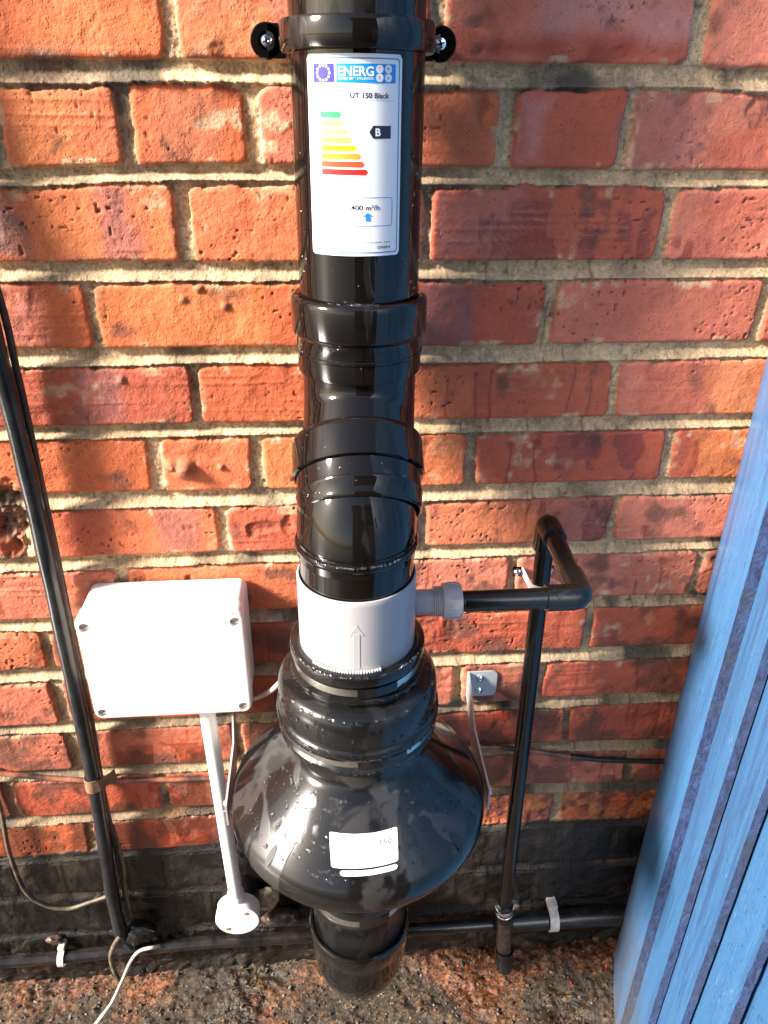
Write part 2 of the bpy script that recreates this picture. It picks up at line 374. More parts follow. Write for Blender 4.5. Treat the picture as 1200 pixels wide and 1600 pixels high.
# knobs, hole, lumps
for (px, py, r, hgt) in [(289, 733, .0105, .012), (266, 727, .0062, .007), (345, 730, .003, .004), (190, 592, .004, .003), (800, 465, .005, .004), (310, 450, .004, .003), (286, 468, .004, .002), (352, 478, .004, .003)]:
    fx, fz = feat(px, py); g = np.exp(-(((X-fx)/r)**2+((Z-fz)/r)**2)**1.5)
    H += hgt*g*(1+.25*nA); gg = np.clip(g*1.1, 0, 1)[..., None]*.5; col = col*(1-gg)+np.array((.20, .10, .07))*gg
fx, fz = feat(12, 815); hole = np.exp(-(((X-fx-.012*nB)/.020)**2+((Z-fz-.01*nA)/.045)**2)**2)
H -= hole*(.016+.012*fbm(X, Z, 120, 3, 71)); hm = hole[..., None]*.85
col = col*(1-hm)+(np.array((.30, .22, .15))*(.55+.6*fbm(X, Z, 130, 3, 72)[..., None]))*hm
fx, fz = feat(62, 80); st = np.exp(-(((X-fx)/.032)**2+((Z-fz+.012)/.018)**2)**2); col = col*(1-.8*st[..., None])+np.array((.13, .075, .05))*.8*st[..., None]
# black bitumen plinth, peeling
Bpl = botcurve(12, X)+.005*nB+.003*nA+.010*warp
pl = sst(.003, -.003, Z-Bpl)
peel = sst(.30, .55, fbm(X, Z, 30, 5, 88)+.15)*sst(.3, .8, vn(X*5, Z*9, 83))
tar = np.array((.018, .0145, .012))*(1+.9*fbm(X, Z, 50, 4, 89)[..., None])
dust = (sst(-.05, .35, fbm(X, Z, 9, 5, 90))*(.35+.65*vn(X*70, Z*70, 92))*(.30+.9*sst(.3, .7, vn(X*75+3*nB, Z*7, 96))))[..., None]*.75
tar = tar*(1-dust)+np.array((.095, .066, .044))*dust
tcol = tar*(1-.5*peel[..., None])+np.array((.16, .10, .065))*.5*peel[..., None]
j13 = np.exp(-((Z-botcurve(13, X)+.006+.002*nB)/.0035)**2)*sst(.35, .6, vn(X*14, Z*3, 95))
tcol = tcol*(1-.7*j13[..., None])+np.array((.26, .13, .075))*.7*j13[..., None]
col = col*(1-pl[..., None])+tcol*pl[..., None]
H = H*(1-.80*pl)+pl*(.001+.0015*fbm(X, Z, 60, 4, 93))
# ruined, rubble-like strip at the foot of the wall
ft = sst(.155, .05, Z+.02*warp); H += ft*(.010*np.abs(fbm(X, Z, 26, 4, 101))+.006)
fc = (ft*sst(.05, .5, fbm(X, Z, 34, 4, 102)))[..., None]; col = col*(1-.7*fc)+np.array((.15, .075, .045))*.7*fc
# water: broad wet areas and runs that start below the joints
wet = sst(.60, .15, Z)*sst(-.25, .35, fbm(X, Z*.5, 9, 3, 111))
wet = np.maximum(wet, sst(.75, .2, Z)*.35)
for (x0, y0, x1, y1) in [(815, 318, 850, 405), (770, 345, 800, 400), (905, 330, 925, 400), (975, 350, 990, 400), (880, 680, 935, 720), (960, 690, 1000, 725)]:
    wet = np.maximum(wet, patch(x0, y0, x1, y1, .002, .012, 60, int(x0))*.9)
for (x0, y0, x1, y1, th) in [(790, 312, 935, 405, -.05), (960, 330, 1020, 404, .05), (1040, 372, 1110, 405, -.1), (868, 676, 1000, 735, -.1), (700, 345, 760, 400, .15), (170, 1160, 330, 1200, .0), (240, 1215, 330, 1320, -.1), (730, 1100, 800, 1160, .0), (840, 780, 960, 850, .1), (1080, 690, 1180, 750, .15)]:
    wet = np.maximum(wet, patch(x0, y0, x1, y1, .004, .006, 60, int(x0))*sst(th, th+.05, fbm(X, Z*.45, 42, 3, int(x0)))*.95)
rs = np.random.RandomState(4)
def run(T, x0, ztop, zlen, wd, amp=1.0, head=0):
    """adds one water run to the array T in place"""
    a, b_ = np.searchsorted(xs, x0-.03), np.searchsorted(xs, x0+.03); c, d = np.searchsorted(zs, ztop-zlen-.01), np.searchsorted(zs, ztop+.03)
    if a >= b_ or c >= d: return
    X_, Z_, n_ = X[c:d, a:b_], Z[c:d, a:b_], nB[c:d, a:b_]
    cx = x0+.0035*np.sin(Z_*70+x0*90)*vn(Z_*20, X_*0+x0*50, 3)
    t = (ztop-Z_)/zlen
    q = np.exp(-((X_-cx)/(wd*(1+.5*n_)))**2)*sst(0, .02, t)*sst(1.0, .85, t)*amp
    if head: q = np.maximum(q, np.exp(-(((X_-x0)/head)**2+((Z_-ztop+.004)/head)**2)**2)*amp)
    T[c:d, a:b_] = np.maximum(T[c:d, a:b_], q)
for (px, py, ln) in [(798, 690, .07), (840, 687, .12), (745, 580, .06), (770, 575, .075), (665, 670, .06), (855, 480, .05), (900, 560, .07), (870, 800, .09), (668, 870, .06), (925, 590, .1), (1010, 820, .06), (700, 590, .05), (640, 345, .05), (770, 330, .08), (935, 350, .06), (1035, 870, .07)]:
    fx, fz = feat(px, py); run(wet, fx, fz, ln, .0018, 1.0, .006 if py > 600 else .003)
for k in range(120):
    x0 = rs.uniform(-.56, .52); zt0 = rs.uniform(.15, .78)**1.0; run(wet, x0, zt0, rs.uniform(.04, .16), rs.uniform(.0012, .004), rs.uniform(.5, 1))
for k in range(26):
    x0 = rs.uniform(-.30, .35); run(wet, x0, rs.uniform(.13, .27), rs.uniform(.08, .2), rs.uniform(.002, .005), 1)
tarrun = np.zeros_like(X)
for k in range(46):
    x0 = rs.uniform(-.52, .45); run(tarrun, x0, rs.uniform(.16, .30), rs.uniform(.05, .22), rs.uniform(.0018, .006), rs.uniform(.6, 1))
blk_ = sst(.05, .40, fbm(X, Z, 11, 5, 97)+.25*sst(.30, .05, Z))*sst(.36, .26, Z+.03*warp)
tarrun = np.maximum(tarrun, blk_*.92); wet = np.maximum(wet, tarrun*.8)
col = col*(1-tarrun[..., None]*.93)+np.array((.010, .0085, .007))*tarrun[..., None]*.93
wet = np.clip(wet, 0, 1)
col = np.clip(col, .004, .85)*(1-wet[..., None]*np.where(pl[..., None] > .5, np.array((.6, .6, .6)), np.array((.34, .50, .56))))
pr_w = np.zeros_like(X)
for k in range(60):
    x0 = rs.uniform(-.54, .44); run(pr_w, x0, rs.uniform(.15, .285), rs.uniform(.04, .16), rs.uniform(.0016, .0042), 1.0, rs.choice([0, 0, .006]))
pr_w *= sst(.32, .26, Z); col = col*(1-.9*pr_w[..., None])+np.array((.006, .005, .0045))*.9*pr_w[..., None]; wet = np.maximum(wet, pr_w)
# the wall is one solid: displaced face plus its returns
def grid_mesh(name, xs, zs, P3, C4):
    ny, nx = P3.shape[:2]; me = bpy.data.meshes.new(name)
    idx = np.arange(ny*nx).reshape(ny, nx)
    q = np.stack([idx[:-1, :-1], idx[:-1, 1:], idx[1:, 1:], idx[1:, :-1]], -1).reshape(-1, 4)
    me.vertices.add(ny*nx); me.vertices.foreach_set('co', P3.reshape(-1).astype(np.float32))
    me.loops.add(q.size); me.loops.foreach_set('vertex_index', q.reshape(-1).astype(np.int32))
    me.polygons.add(len(q)); me.polygons.foreach_set('loop_start', np.arange(0, q.size, 4, dtype=np.int32)); me.polygons.foreach_set('loop_total', np.full(len(q), 4, dtype=np.int32))
    me.polygons.foreach_set('use_smooth', np.ones(len(q), dtype=bool))
    me.update(calc_edges=True)
    for nm, arr in C4.items():
        a = me.attributes.new(nm, 'FLOAT_COLOR', 'POINT'); a.data.foreach_set('color', arr.reshape(-1).astype(np.float32))
    return me
def rgba(c, a): return np.concatenate([c, a[..., None]], -1)
me = grid_mesh('brick_face', xs, zs, np.stack([X, -H, Z], -1), {'Col': rgba(col, wet), 'Kind': rgba(np.stack([brick, pl, sm], -1), np.ones_like(X))})
mw, nt, b = mat('brickwork', rough=.85)
at1 = nt.nodes.new('ShaderNodeAttribute'); at1.attribute_name = 'Col'; at2 = nt.nodes.new('ShaderNodeAttribute'); at2.attribute_name = 'Kind'
sepk = nt.nodes.new('ShaderNodeSeparateColor'); nt.links.new(at2.outputs['Color'], sepk.inputs[0])
v = coords(nt)
nf = noise(nt, 420, 5, .7, v); nm_ = noise(nt, 110, 5, .65, v)
ca = mixc(nt, nf.outputs[0], (.74, .73, .72, 1), (1.25, 1.26, 1.27, 1)); cb = mixc(nt, nf.outputs[0], (.35, .34, .33, 1), (1.62, 1.64, 1.65, 1))
c1 = mixc(nt, sepk.outputs[0], cb, ca); c2 = mixc(nt, nm_.outputs[0], (.74, .72, .72, 1), (1.22, 1.24, 1.24, 1))
cc = mixc(nt, 1.0, at1.outputs['Color'], c1, 'MULTIPLY'); cc = mixc(nt, 1.0, cc, c2, 'MULTIPLY')
vo = nt.nodes.new('ShaderNodeTexVoronoi'); vo.inputs['Scale'].default_value = 260; nt.links.new(v, vo.inputs['Vector'])
pr = ramp(nt, vo.outputs['Distance'], .10, .24, (.25, .2, .18, 1), (1, 1, 1, 1))
ng = noise(nt, 30, 3, .6, v); pm = ramp(nt, ng.outputs[0], .5, .62)
pc = mixc(nt, pm.outputs[0], (1, 1, 1, 1), pr.outputs[0]); cc = mixc(nt, 1.0, cc, pc, 'MULTIPLY')
nt.links.new(cc, b.inputs['Base Color'])
rr = nt.nodes.new('ShaderNodeMapRange'); rr.inputs['To Min'].default_value = .78; rr.inputs['To Max'].default_value = .15; nt.links.new(at1.outputs['Alpha'], rr.inputs['Value'])
nt.links.new(rr.outputs[0], b.inputs['Roughness'])
b.inputs['Specular IOR Level'].default_value = .4
hs_ = nt.nodes.new('ShaderNodeMapRange'); nt.links.new(sepk.outputs[0], hs_.inputs['Value']); hs_.inputs['To Min'].default_value = 1.0; hs_.inputs['To Max'].default_value = .22
h1 = bump(nt, None, nf.outputs[0], .9, .0030); nt.links.new(hs_.outputs[0], h1.node.inputs['Strength'])
npat = noise(nt, 38, 4, .6, v, .4); pk = ramp(nt, npat.outputs[0], .42, .60)
nfine = noise(nt, 200, 4, .7, v, .2); mul = nt.nodes.new('ShaderNodeMath'); mul.operation = 'MULTIPLY'; nt.links.new(nfine.outputs[0], mul.inputs[0]); nt.links.new(pk.outputs[0], mul.inputs[1])
h1 = bump(nt, None, mul.outputs[0], .6, .0017, h1)
h2 = bump(nt, None, nm_.outputs[0], .40, .0024, h1)
h3 = bump(nt, b, pr.outputs[0], .5, .0015, h2)
me.materials.append(mw)
wall = thing('brick_wall', 'old red brick wall with sandy recessed mortar and a black painted foot', 'wall', (0, 0, 0))
fo = bpy.data.objects.new('brick_face', me); COL.objects.link(fo); fo.parent = wall
bm = bmesh.new(); box(bm, (-2.0, .03, -.2), (2.4, .26, 2.6)); obj('wall_core', bm, mw, wall, smooth=False)

# ------------------------------------------------------------------ ground
gx = axisvals(-40, -.62, .66, 40, .0028, 1.15, 2.5); gy = axisvals(-40, -.36, .02, .03, .0028, 1.15, 2.5)
GX, GY = np.meshgrid(gx.astype(np.float32), gy.astype(np.float32))
near = sst(-1.5, -.3, GY)*sst(1.6, .8, np.abs(GX))
g1 = fbm(GX, GY, 18, 4, 201); g2 = fbm(GX, GY, 110, 3, 207); g3 = fbm(GX, GY, 330, 2, 209)
GH = near*(.0075*g1+.0035*g2+.0014*g3)-.002+.012*sst(-.06, 0, GY)*np.abs(fbm(GX, GY, 40, 3, 220))
def ghz(x, y):
    i = min(max(int(np.searchsorted(gx, x)), 0), len(gx)-1); j = min(max(int(np.searchsorted(gy, y)), 0), len(gy)-1)
    return float(GH[j, i])
soil = np.array((.038, .027, .016)); clay = np.array((.17, .060, .022)); moss = np.array((.040, .034, .013)); grit = np.array((.16, .10, .055))
a = sst(.0, .45, fbm(GX, GY, 9, 4, 231)+.35*sst(-.10, -.02, GY)-.22+.35*np.exp(-((GX-.24)/.12)**2)+.3*np.exp(-((GX+.12)/.10)**2-((GY+.07)/.06)**2))[..., None]  # red soil by noise; orange lit patches near the pipes painted in too
bq = sst(.0, .5, fbm(GX, GY, 22, 4, 235))[..., None]; cq = sst(.15, .5, g2)[..., None]*.6
gc = soil*(1-a*.9)+clay*a*.9; gc = gc*(1-bq*.5)+moss*bq*.5; gc = gc*(1-cq)+grit*cq*(.8+.5*a)
gc = gc*(.62+.30*g3[..., None])
gw = np.clip(sst(-.25, .35, fbm(GX, GY, 14, 3, 241)), 0, 1)*near+.96*(1-near)
farm = sst(-.9, -1.4, GY)+sst(.9, 1.4, np.abs(GX)); farm = np.clip(farm, 0, 1); far = (1-near)[..., None]; gc = gc*(1-far)+np.array((.040, .034, .030))*far
me = grid_mesh('ground', gx, gy, np.stack([GX, GY, GH], -1), {'Col': rgba(np.clip(gc, .01, .8)*(1-.3*gw[..., None]), gw), 'Kind': rgba(np.stack([farm]*3, -1), farm)})
# flip so that normals look up (rows run towards +y)
mg, nt, b = mat('soil', rough=.85)
at1 = nt.nodes.new('ShaderNodeAttribute'); at1.attribute_name = 'Col'; v = coords(nt)
nf = noise(nt, 260, 6, .75, v); c1 = mixc(nt, nf.outputs[0], (.25, .25, .25, 1), (1.75, 1.7, 1.6, 1))
vo = nt.nodes.new('ShaderNodeTexVoronoi'); vo.inputs['Scale'].default_value = 330; nt.links.new(v, vo.inputs['Vector'])
sv = nt.nodes.new('ShaderNodeSeparateColor'); nt.links.new(vo.outputs['Color'], sv.inputs[0]); rv = ramp(nt, sv.outputs[0], .25, .97, (.45, .45, .42, 1), (2.6, 2.2, 1.7, 1))
gcx = mixc(nt, 1.0, at1.outputs['Color'], c1, 'MULTIPLY'); nt.links.new(mixc(nt, 1.0, gcx, rv.outputs[0], 'MULTIPLY'), b.inputs['Base Color'])
rr = nt.nodes.new('ShaderNodeMapRange'); rr.inputs['To Min'].default_value = .75; rr.inputs['To Max'].default_value = .18; nt.links.new(at1.outputs['Alpha'], rr.inputs['Value']); nt.links.new(rr.outputs[0], b.inputs['Roughness'])
bump(nt, b, nf.outputs[0], .8, .003)
at3 = nt.nodes.new('ShaderNodeAttribute'); at3.attribute_name = 'Kind'; mr3 = nt.nodes.new('ShaderNodeMapRange'); nt.links.new(at3.outputs['Alpha'], mr3.inputs['Value']); mr3.inputs['To Min'].default_value = .8; mr3.inputs['To Max'].default_value = .02
nt.links.new(mr3.outputs[0], b.inputs['Normal'].links[0].from_node.inputs['Strength'])
me.materials.append(mg)
go = bpy.data.objects.new('ground', me); COL.objects.link(go); tag(go, 'damp brown soil strip littered with grit along the wall', kind='structure')

rs = random.Random(11)
def grit_obj(name, n, rmin, rmax, mats, label, cat):
    bm = bmesh.new()
    for i in range(n):
        x = rs.uniform(-.62, .50); y = -.33*rs.random()**1.15-.004; r = rmin+(rmax-rmin)*rs.random()**3
        mi = rs.randrange(len(mats)); sc = (rs.uniform(.7, 1.5), rs.uniform(.6, 1.1), rs.uniform(.4, .8))
        q = Matrix.Translation((x, y, ghz(x, y)+r*.25)) @ Matrix.Rotation(rs.uniform(0, 6.3), 4, (rs.uniform(-.5, .5), rs.uniform(-.5, .5), 1)) @ Matrix.Diagonal((r*sc[0], r*sc[1], r*sc[2], 1))
        nf0 = len(bm.faces); res = bmesh.ops.create_icosphere(bm, subdivisions=1, radius=1, matrix=q)
        for vv in res['verts']:
            vv.co += Vector((rs.uniform(-1, 1), rs.uniform(-1, 1), rs.uniform(-1, 1)))*r*.18
            for f in vv.link_faces: f.material_index = mi
    o = obj(name, bm, mats, smooth=False); tag(o, label, cat, kind='stuff'); return o
gm = []
for i, c in enumerate([(.075, .045, .028), (.15, .055, .026), (.03, .024, .018), (.14, .10, .062), (.05, .024, .015), (.19, .15, .11)]):
    gm.append(cablemat('grit_%d' % i, tuple(q*.6 for q in c), c, .6, 200))
grit_obj('grit', 6500, .0006, .0030, [gm[0], gm[0], gm[2], gm[2], gm[4], gm[1], gm[3], gm[5]][:8], 'fine brown and rust coloured grit scattered over the soil', 'grit')
bm = bmesh.new()
for i in range(1000):
    x = rs.uniform(-.6, .48); y = -.32*rs.random()-.01; L = rs.uniform(.004, .017); a = rs.uniform(0, 6.3); z = ghz(x, y)+rs.uniform(.0008, .004)
    d = Vector((math.cos(a), math.sin(a), rs.uniform(-.35, .35)))*L; n = Vector((-math.sin(a), math.cos(a), 0))*rs.uniform(.0003, .0008); p = Vector((x, y, z)); k = Vector((0, 0, rs.uniform(0, .002)))
    V = [bm.verts.new(q) for q in (p-n, p+n, p+d*.5+n+k, p+d*.5-n+k, p+d+n*.4, p+d-n*.4)]
    mi = rs.randrange(3)
    for f in ((0, 1, 2, 3), (3, 2, 4, 5)): bm.faces.new([V[j] for j in f]).material_index = mi
o = obj('straw', bm, [gm[0], gm[3], gm[4]], smooth=False); tag(o, 'loose dry straw and dead grass bits on the soil', 'straw', kind='stuff')

# ------------------------------------------------------------------ unseen building, added to give the wet plastic something dark to mirror
bm = bmesh.new(); box(bm, (-.55, -3.6, -.05), (6.0, -3.2, 3.2), .01)
mo, nt, b = mat('brown_render', (.12, .085, .07), .8); v = coords(nt); n = noise(nt, 3, 6, .6, v)
nt.links.new(mixc(nt, n.outputs[0], (.045, .03, .024, 1), (.11, .075, .058, 1)), b.inputs['Base Color'])
bld = thing('added_building', 'low brown building added out of view so the black pipe reflects something dark', 'building', (2.7, -3.4, 0))
obj('wall', bm, mo, bld)
bm = bmesh.new(); box(bm, (-.75, -3.9, 3.2), (6.2, -3.02, 3.3), .02); obj('roof', bm, M['lead'], bld)
bm = bmesh.new(); box(bm, (1.0, -3.23, 0), (1.9, -3.19, 2.05), .006); dd = obj('door', bm, M['galv'], bld)

# ------------------------------------------------------------------ vertical duct
UX, UY = .0357, -.082         # axis of the upper pipe
LX, LY = .0275, -.172         # axis of everything below the offset
def droplets(name, parent, fn, n, r0, r1, seed, flat=.55, sub=2):
    """fn(rng) -> (point, normal); clear water beads sitting on a surface"""
    rg = random.Random(seed); bm = bmesh.new()
    for i in range(n):
        q = fn(rg)
        if q is None: continue
        p, nn = q; r = r0+(r1-r0)*rg.random()**2.5
        ball(bm, p+nn*(r*flat*.3), r, sub, (rg.uniform(.8, 1.1), rg.uniform(.9, 1.5), flat), nn)
    return obj(name, bm, M['water'], parent, kind='stuff')
def ringpt(cx, cy, r, z, a): return Vector((cx+r*math.sin(a), cy-r*math.cos(a), z)), Vector((math.sin(a), -math.cos(a), 0))

vp = thing('vent_pipe', 'straight glossy black vent pipe carrying a white energy rating label', 'pipe', (UX, UY, 1.075))
bm = bmesh.new(); lathe(bm, [(.0515, 1.075), (.0537, 1.075), (.0539, 1.4), (.0537, 1.9), (.0515, 1.9)], (UX, UY, 0), segs=96)
obj('pipe', bm, M['pvc'], vp)
# energy label wrapped round the pipe
RL = .05395
th_cam = math.atan2(UX, UY-CAM.y)             # direction of the camera as seen from the axis (towards -x slightly)
T0, T1 = R_(-44.6), R_(37.8); ZT, ZB = 1.3005, 1.1585
def lab(s, v, h=0.0):
    a = T0+(T1-T0)*s - th_cam; r = RL+h
    return Vector((UX+r*math.sin(a), UY-r*math.cos(a), ZT+(ZB-ZT)*v))
LW = (T1-T0)*RL; LH = ZT-ZB
def wrap_quad(bm, s0, v0, s1, v1, h, nx=None, rc=0.0, mi=0):
    """rounded rectangle in label space, subdivided so that it follows the curve"""
    nx = nx or max(2, int((s1-s0)*40)); cols = []
    for i in range(nx+1):
        s = s0+(s1-s0)*i/nx; d = min(s-s0, s1-s)*LW; ins = 0
        if rc and d < rc: ins = (rc-math.sqrt(max(rc*rc-(rc-d)**2, 0)))/LH
        cols.append((bm.verts.new(lab(s, v0+ins, h)), bm.verts.new(lab(s, v1-ins, h))))
    for A, B in zip(cols, cols[1:]):
        try: bm.faces.new((A[1], B[1], B[0], A[0])).material_index = mi
        except ValueError: pass
def wrap_poly(bm, pts, h, mi=0):
    """convex-ish polygon cut into vertical strips is overkill: small shapes follow as they are"""
    f = bm.faces.new([bm.verts.new(lab(s, v, h)) for s, v in reversed(pts)]); f.material_index = mi
def text2d(txt, bold=0.0):
    cu = bpy.data.curves.new('t', 'FONT'); cu.body = txt; cu.size = 1; cu.offset = bold; cu.resolution_u = 3
    o = bpy.data.objects.new('t', cu); COL.objects.link(o); bpy.context.view_layer.update()
    dg = bpy.context.evaluated_depsgraph_get(); me = bpy.data.meshes.new_from_object(o.evaluated_get(dg))
    V = [(v.co.x, v.co.y) for v in me.vertices]; Fc = [tuple(p.vertices) for p in me.polygons]
    bpy.data.objects.remove(o); bpy.data.curves.remove(cu); bpy.data.meshes.remove(me)
    x0 = min(v[0] for v in V); x1 = max(v[0] for v in V); y0 = min(v[1] for v in V); y1 = max(v[1] for v in V)
    return [((x-x0)/(x1-x0), (y-y0)/(y1-y0)) for x, y in V], Fc
def wrap_text(bm, txt, s0, v0, s1, v1, h, bold=0.0, fn=None, mi=0):
    V, Fc = text2d(txt, bold); fn = fn or lab
    vs = [bm.verts.new(fn(s0+(s1-s0)*x, v1+(v0-v1)*y, h)) for x, y in V]
    for f in Fc:
        try: bm.faces.new([vs[j] for j in f]).material_index = mi
        except ValueError: pass
bm = bmesh.new(); 
nx = 40; cols = []
for layer in (0.00012,):
    wrap_quad(bm, 0, 0, 1, 1, layer, 60, .003)
el = obj('energy_label', bm, M['paper'], vp, label='white energy rating sticker with coloured arrows')
bm = bmesh.new(); wrap_quad(bm, .084, .045, .31, .130, .0003)
fl = obj('flag', bm, M['flag'], el)
bm = bmesh.new()
for k in range(12):
    a = k*math.pi/6; cs, cv = .197+.068*math.cos(a), .0875+.068*LW/LH*math.sin(a)*.95; P = []
    for j in range(10):
        r = (.0155 if j % 2 == 0 else .0085); t = -math.pi/2+j*math.pi/5; P.append((cs+r*math.cos(t), cv+r*LW/LH*math.sin(t)))
    wrap_poly(bm, P, .0005)
obj('stars', bm, M['paper'], el)
bm = bmesh.new(); wrap_quad(bm, .334, .045, .923, .132, .0003); obj('banner', bm, M['cyan'], el)
bm = bmesh.new(); wrap_text(bm, 'ENERG', .352, .057, .695, .102, .0005, .02); wrap_text(bm, 'енергия · ενεργεια', .352, .107, .695, .121, .0005, .01)
for cs, cv in ((.752, .068), (.842, .068), (.752, .108), (.842, .108)):
    wrap_poly(bm, [(cs+.038*math.cos(t*math.pi/10), cv+.0195*math.sin(t*math.pi/10)) for t in range(20)], .0005)
obj('banner_lettering', bm, M['paper'], el)
bm = bmesh.new()
for t, cs, cv, w_ in (('Y', .752, .068, .016), ('IJA', .842, .068, .034), ('IE', .752, .108, .022), ('IA', .842, .108, .022)): wrap_text(bm, t, cs-w_/2, cv-.007, cs+w_/2, cv+.007, .0007)
obj('circle_lettering', bm, M['cyan'], el)
bm = bmesh.new(); wrap_text(bm, 'UT 150 Black', .463, .176, .854, .203, .0003, .022); obj('type_lettering', bm, M['ink'], el); bm = bmesh.new()
wrap_text(bm, '400 m³/h', .463, .726, .760, .754, .0003, .012); obj('airflow_lettering', bm, M['ink'], el); bm = bmesh.new(); wrap_text(bm, 'ENERGIA · ЕНЕРГИЯ · ENERGIJA · ENERGY', .50, .922, .885, .931, .0003)
wrap_text(bm, '1254/2014', .735, .945, .885, .960, .0003, .02)
obj('black_print', bm, M['ink'], el)
bm = bmesh.new(); wrap_quad(bm, .60, .2125, .91, .2135, .0003); obj('rule_line', bm, M['ink'], el)
bm = bmesh.new(); wrap_quad(bm, .690, .331, .876, .393, .0003); wrap_poly(bm, [(.650, .362), (.690, .331), (.690, .393)], .0003)
obj('class_arrow', bm, M['ink'], el)
bm = bmesh.new(); wrap_text(bm, 'B', .712, .343, .766, .381, .0005, .03); obj('class_letter', bm, M['paper'], el)
tips = [.38, .408, .44, .484, .528, .569, .603, .638]; cvs = [.281, .321, .363, .402, .441, .481, .520, .559]
for s1_, cv, nm in zip(tips, cvs, ['green', 'lime', 'lyel', 'yel', 'byel', 'orange', 'red1', 'red2']):
    bm = bmesh.new(); wrap_quad(bm, .155, cv-.0145, s1_-.022, cv+.0145, .0003); wrap_poly(bm, [(s1_-.022, cv-.0145), (s1_, cv), (s1_-.022, cv+.0145)], .0003)
    obj('rating_bar', bm, M[nm], el)
bm = bmesh.new()
def outline(bm, s0, v0, s1, v1, t, h):
    tv = t*LW/LH; rc = .0016
    n = 8; loop = []; rs_, rv = rc/LW*1.6, rc/LH*1.6
    for (cs, cv, a0) in ((s1-rs_, v0+rv, -90), (s1-rs_, v1-rv, 0), (s0+rs_, v1-rv, 90), (s0+rs_, v0+rv, 180)):
        for j in range(n+1):
            a = R_(a0+90*j/n); loop.append((cs, cv, math.cos(a), math.sin(a)))
    pts = []
    for i, q in enumerate(loop):
        nq = loop[(i+1) % len(loop)]; pts.append(q)
        a_, b_ = (q[0]+rs_*q[2], q[1]+rv*q[3]), (nq[0]+rs_*nq[2], nq[1]+rv*nq[3])
        if abs(a_[0]-b_[0]) > .05:
            for k in range(1, 16): f = k/16; pts.append((q[0]+(nq[0]-q[0])*f, q[1]+(nq[1]-q[1])*f, q[2], q[3]))
    A = [bm.verts.new(lab(c[0]+rs_*c[2], c[1]+rv*c[3], h)) for c in pts]; B = [bm.verts.new(lab(c[0]+(rs_-t)*c[2], c[1]+(rv-tv)*c[3], h)) for c in pts]
    for i in range(len(A)):
        j = (i+1) % len(A); bm.faces.new((A[j], A[i], B[i], B[j]))
outline(bm, .028, .018, .972, .984, .011, .0003); outline(bm, .39, .686, .905, .838, .006, .0003)
wrap_quad(bm, .611, .787, .665, .812, .0003); wrap_poly(bm, [(.582, .787), (.638, .766), (.694, .787)], .0003)
obj('blue_print', bm, M['line'], el)
droplets('water_droplets', vp, lambda g: ringpt(UX, UY, .0540, g.uniform(1.12, 1.16) if g.random() < .6 else g.uniform(1.16, 1.30), g.uniform(-1.3, 1.2) if g.random() < .3 else g.choice([g.uniform(-1.4, -.95), g.uniform(.75, 1.3)])), 26, .0006, .0017, 3)
def rimdrops(parent, cx, cy, r, z, a0, a1, n, rad, seed):
    droplets('water_beads', parent, lambda g: ringpt(cx, cy, r, z+g.uniform(-.0005, .0006), g.uniform(a0, a1)), n, rad*.6, rad, seed, .9)

# pipe clip at the top
pc = thing('pipe_clip', 'black saddle clip holding the vent pipe to the wall with two crosshead screws', 'clip', (UX, -.02, 1.30))
bm = bmesh.new(); lathe(bm, [(.0541, 1.304), (.0600, 1.3035), (.0612, 1.305), (.0614, 1.313), (.0612, 1.3225), (.0600, 1.3245), (.0541, 1.3245)], (UX, UY, 0), segs=96, close=True); obj('band', bm, M['pvc'], pc)
for sx in (-1, 1):
    cx = UX+sx*.0735; bm = bmesh.new()
    box(bm, (min(cx, UX+sx*.058), -.030, 1.3015), (max(cx, UX+sx*.058), -.020, 1.3275), .001)
    lathe(bm, [(0, 0), (.013, 0), (.0138, .001), (.0138, .009), (.0128, .010), (.0072, .010), (.0068, .006), (0, .006)], (cx, -.020, 1.3145), (0, -1, 0), 32)
    bmesh.ops.recalc_face_normals(bm, faces=bm.faces)
    ear = obj('ear', bm, M['pvc'], pc)
    bm = bmesh.new(); lathe(bm, [(.0062, .006), (.0062, .008), (.0045, .0105), (.0016, .0112), (0, .0095)], (cx, -.020, 1.3145), (0, -1, 0), 20)
    for a in (20, 110):
        c, s = math.cos(R_(a)), math.sin(R_(a)); n0 = len(bm.verts)
        V = [bm.verts.new(Vector((cx+c*u-s*w2, -.0313, 1.3145+s*u+c*w2))) for u, w2 in ((-.0034, -.0006), (.0034, -.0006), (.0034, .0006), (-.0034, .0006))]; bm.faces.new(V).material_index = 1
    obj('screw', bm, [M['screw'], M['ink']], ear)
    bm = bmesh.new(); lathe(bm, [(.007, 0), (.007, .02)], (cx, 0, 1.3145), (0, -1, 0), 16); obj('standoff', bm, M['pvc'], pc)

# offset bends
def arc_path(p, d, e, r, ang, n=12):
    """start p, heading d, turning towards e by ang degrees with radius r"""
    p, d, e = Vector(p), Vector(d).normalized(), Vector(e).normalized(); out = []
    for i in range(n+1):
        a = R_(ang)*i/n; out.append(p+d*(r*math.sin(a))+e*(r*(1-math.cos(a))))
    return out, d*math.cos(R_(ang))+e*math.sin(R_(ang)), -d*math.sin(R_(ang))+e*math.cos(R_(ang))
DX = (LX-UX)
z0 = 1.043; r_b = .062
path1, d1, e1 = arc_path((UX, UY, z0), (0, 0, -1), (0, -1, 0), r_b, 45)
hdrop = (UY-LY); sl_ = (hdrop-2*r_b*(1-math.cos(R_(45))))/math.sin(R_(45))
pA = path1[-1]; pB = pA+d1*sl_
path2, d2, e2 = arc_path(pB, d1, (0, d1.z*-1*0+math.cos(R_(45)), -math.sin(R_(45))) if False else Vector((0, math.cos(R_(45)), -math.sin(R_(45)))), r_b, 45)
